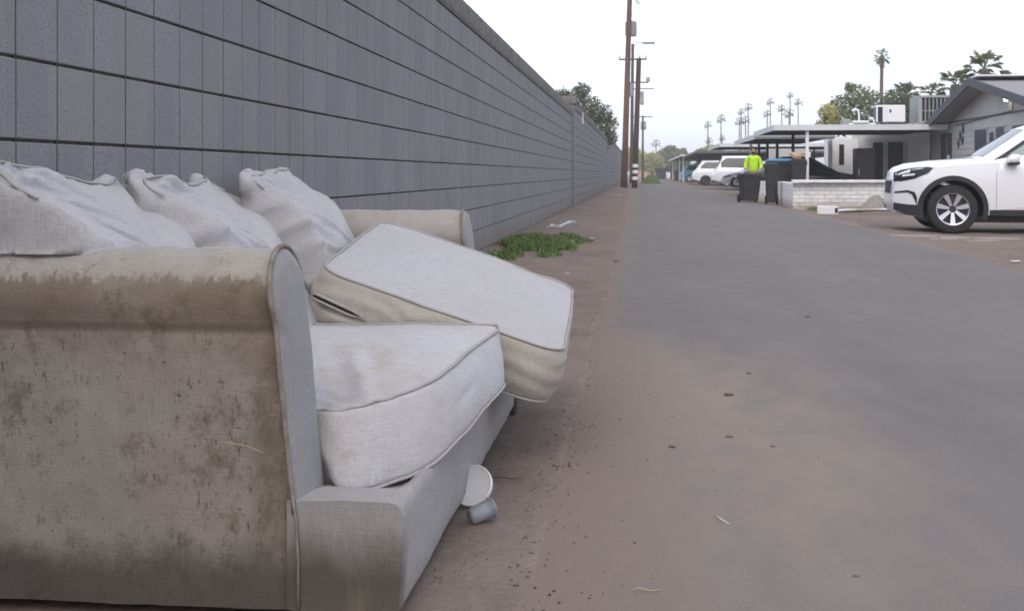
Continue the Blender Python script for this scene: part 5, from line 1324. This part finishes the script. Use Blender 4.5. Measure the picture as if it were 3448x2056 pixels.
def palm(x, y, ztop, cr, label, n=34, trunk_r=.16, skirt=0, group='tall palms', segs=11, lean=0.0, fans=True):
    r_ = base('palm_tree', (x, y, 0), label, 'palm tree', group)
    g = G(); zt = ztop-cr*.75; pts = [(x+lean*(1-k/10)**1.0, y, zt*k/10-.1) for k in range(11)]; pts[-1] = (x, y, zt)
    g.tube(pts, [trunk_r*(1.15-.35*k/10) for k in range(11)], 10); g.done('trunk', M_BARK, r_, world=True, smooth=True)
    rnd = random.Random(x*13+y)
    def frond(g, p, d, L_, drop):
        d = d.normalized(); side = d.cross(Vector((0, 0, 1)))
        side = side.normalized() if side.length > .05 else Vector((1, 0, 0))
        up = side.cross(d)
        pe_ = L_*.52; tip = p+d*pe_+Vector((0, 0, -drop*pe_*.4))
        w_ = L_*.018+.01
        g.add([p-side*w_, p+side*w_, tip+side*w_, tip-side*w_], [(0, 1, 2, 3)])
        for k in range(segs):
            a = R(-75+150*k/(segs-1)); dd = (d*math.cos(a)+side*math.sin(a)); ln = L_*.52*(.72+.28*math.cos(a))*rnd.uniform(.85, 1.1)
            q = side*math.cos(a)-d*math.sin(a); wm = ln*.062
            mid = tip+dd*ln*.55+Vector((0, 0, -drop*ln*.12)); end = tip+dd*ln+Vector((0, 0, -drop*ln*.5-.08*ln))
            g.add([tip-q*wm*.2, tip+q*wm*.2, mid+q*wm+up*wm*.2, end, mid-q*wm+up*wm*.2], [(0, 1, 2, 3, 4)])
    g = G(); c = Vector((x, y, zt))
    for k in range(n):
        az_ = k*2.39996+rnd.uniform(-.2, .2); el_ = R(80-118*((k+.5)/n)**.9); 
        d = Vector((math.cos(az_)*math.cos(el_), math.sin(az_)*math.cos(el_), math.sin(el_)))
        frond(g, c, d, cr*rnd.uniform(.85, 1.1), .5+.7*(1-math.sin(max(0, el_))))
    g.done('crown', M_PALM, r_, world=True)
    if skirt:
        g = G()
        for k in range(int(40*min(1.5, skirt))+8):
            az_ = k*2.39996; z = zt-rnd.random()*skirt; d = Vector((math.cos(az_)*.55, math.sin(az_)*.55, -1))
            frond(g, Vector((x, y, z+.1)), d, cr*.55*rnd.uniform(.8, 1.1), .3)
        g.done('dead_skirt', M_SKIRT, r_, world=True)
    return r_
palm(14.2, 50, 6.05, 1.15, 'big fan palm rising highest behind the gable of the grey house', 26, .22, 1.7, 'fan palms behind the grey house', 13)
palm(13.2, 50.6, 5.35, 1.0, 'brownish shaggy fan palm just left of the biggest fan palm', 22, .22, 2.2, 'fan palms behind the grey house', 13)
palm(12.55, 52, 4.85, .8, 'lowest shaggy fan palm beside the grey louvred roof unit', 20, .2, 1.6, 'fan palms behind the grey house', 11)
palm(14.6, 66, 6.1, 1.15, 'pale fan palm with a thick trunk between the dark tree and the louvred unit', 22, .24, .5, 'fan palms behind the grey house', 11)
palm(15.12, 75, 8.75, .62, 'single tall slender palm standing alone above the green trees', 22, .13, .6, 'tall palms', 9, -.1)
FARP = [(8.65, 150, 7.5, .85, 'left most of the thin far palms'), (10.3, 150, 8.4, 1.0, 'thin far palm second from the left'), (12.6, 150, 8.0, 1.0, 'pale low far palm left of a tight pair'), (13.2, 148, 8.1, 1.0, 'pale low far palm right of a tight pair'), (13.0, 152, 9.2, .8, 'dark far palm behind a low pale pair'), (13.9, 152, 9.9, .95, 'far palm standing over a low pale pair'),
        (16.1, 150, 8.9, .9, 'far palm left of the middle cluster'), (16.9, 154, 10.7, .9, 'dark far palm high in the middle cluster'), (17.9, 150, 9.6, .95, 'far palm in the middle cluster with a wide crown'), (18.3, 146, 8.9, 1.15, 'lowest and fullest far palm above the carport edge'), (19.2, 152, 11.3, .8, 'highest of the far palms'), (20.2, 152, 10.5, .95, 'far palm farthest right, just under the highest one'),
        (8.9, 152, 5.5, .8, 'short far palm just above the third carport'), (10.6, 152, 5.8, .75, 'short far palm right above the third carport edge'), (2.85, 205, 6.9, 1.3, 'lone far palm over the yellow-green tree by the poles')]
for (x, y, z, c_, lab) in FARP: palm(x, y, z+.15, c_*.72, lab+' against the sky', 16, .075, 0, 'thin palms on the skyline', 7)
# pale low buildings closing the alley far away
for i, (x0, x1, y, h, m_, lab) in enumerate(((-1.2, 2.6, 300, 2.6, M_PINK, 'pinkish low building closing the far end of the alley'), (5.5, 16, 230, 2.6, M_WPAINT, 'long pale building behind the farthest carport'), (2.6, 4.0, 215, 1.6, M_PINK, 'low faded red brick wall far up the alley'))):
    hb = base('far_building', ((x0+x1)/2, y, 0), lab, 'building', 'low buildings far up the alley')
    g = G(); g.box((x0, y, -.1), (x1, y+4, h)); g.done('wall', m_, hb, world=True)
    g = G(); g.box((x0-.2, y-.3, h), (x1+.2, y+4, h+.15)); g.done('roof', M_TIN, hb, world=True)

# ------------------------------------------------------------------ thin warm air
hz = bpy.data.materials.new('haze'); hz.use_nodes = True; hn = hz.node_tree; hn.nodes.clear()
pv_ = hn.nodes.new('ShaderNodeVolumePrincipled'); pv_.inputs['Color'].default_value = (1, 1, 1, 1); pv_.inputs['Density'].default_value = HAZE
ho_ = hn.nodes.new('ShaderNodeOutputMaterial'); hn.links.new(pv_.outputs[0], ho_.inputs['Volume'])
g = G(); g.box((-1600, -400, -1.2), (1600, 2600, 16)); info(g.done('haze', hz), kind='stuff')
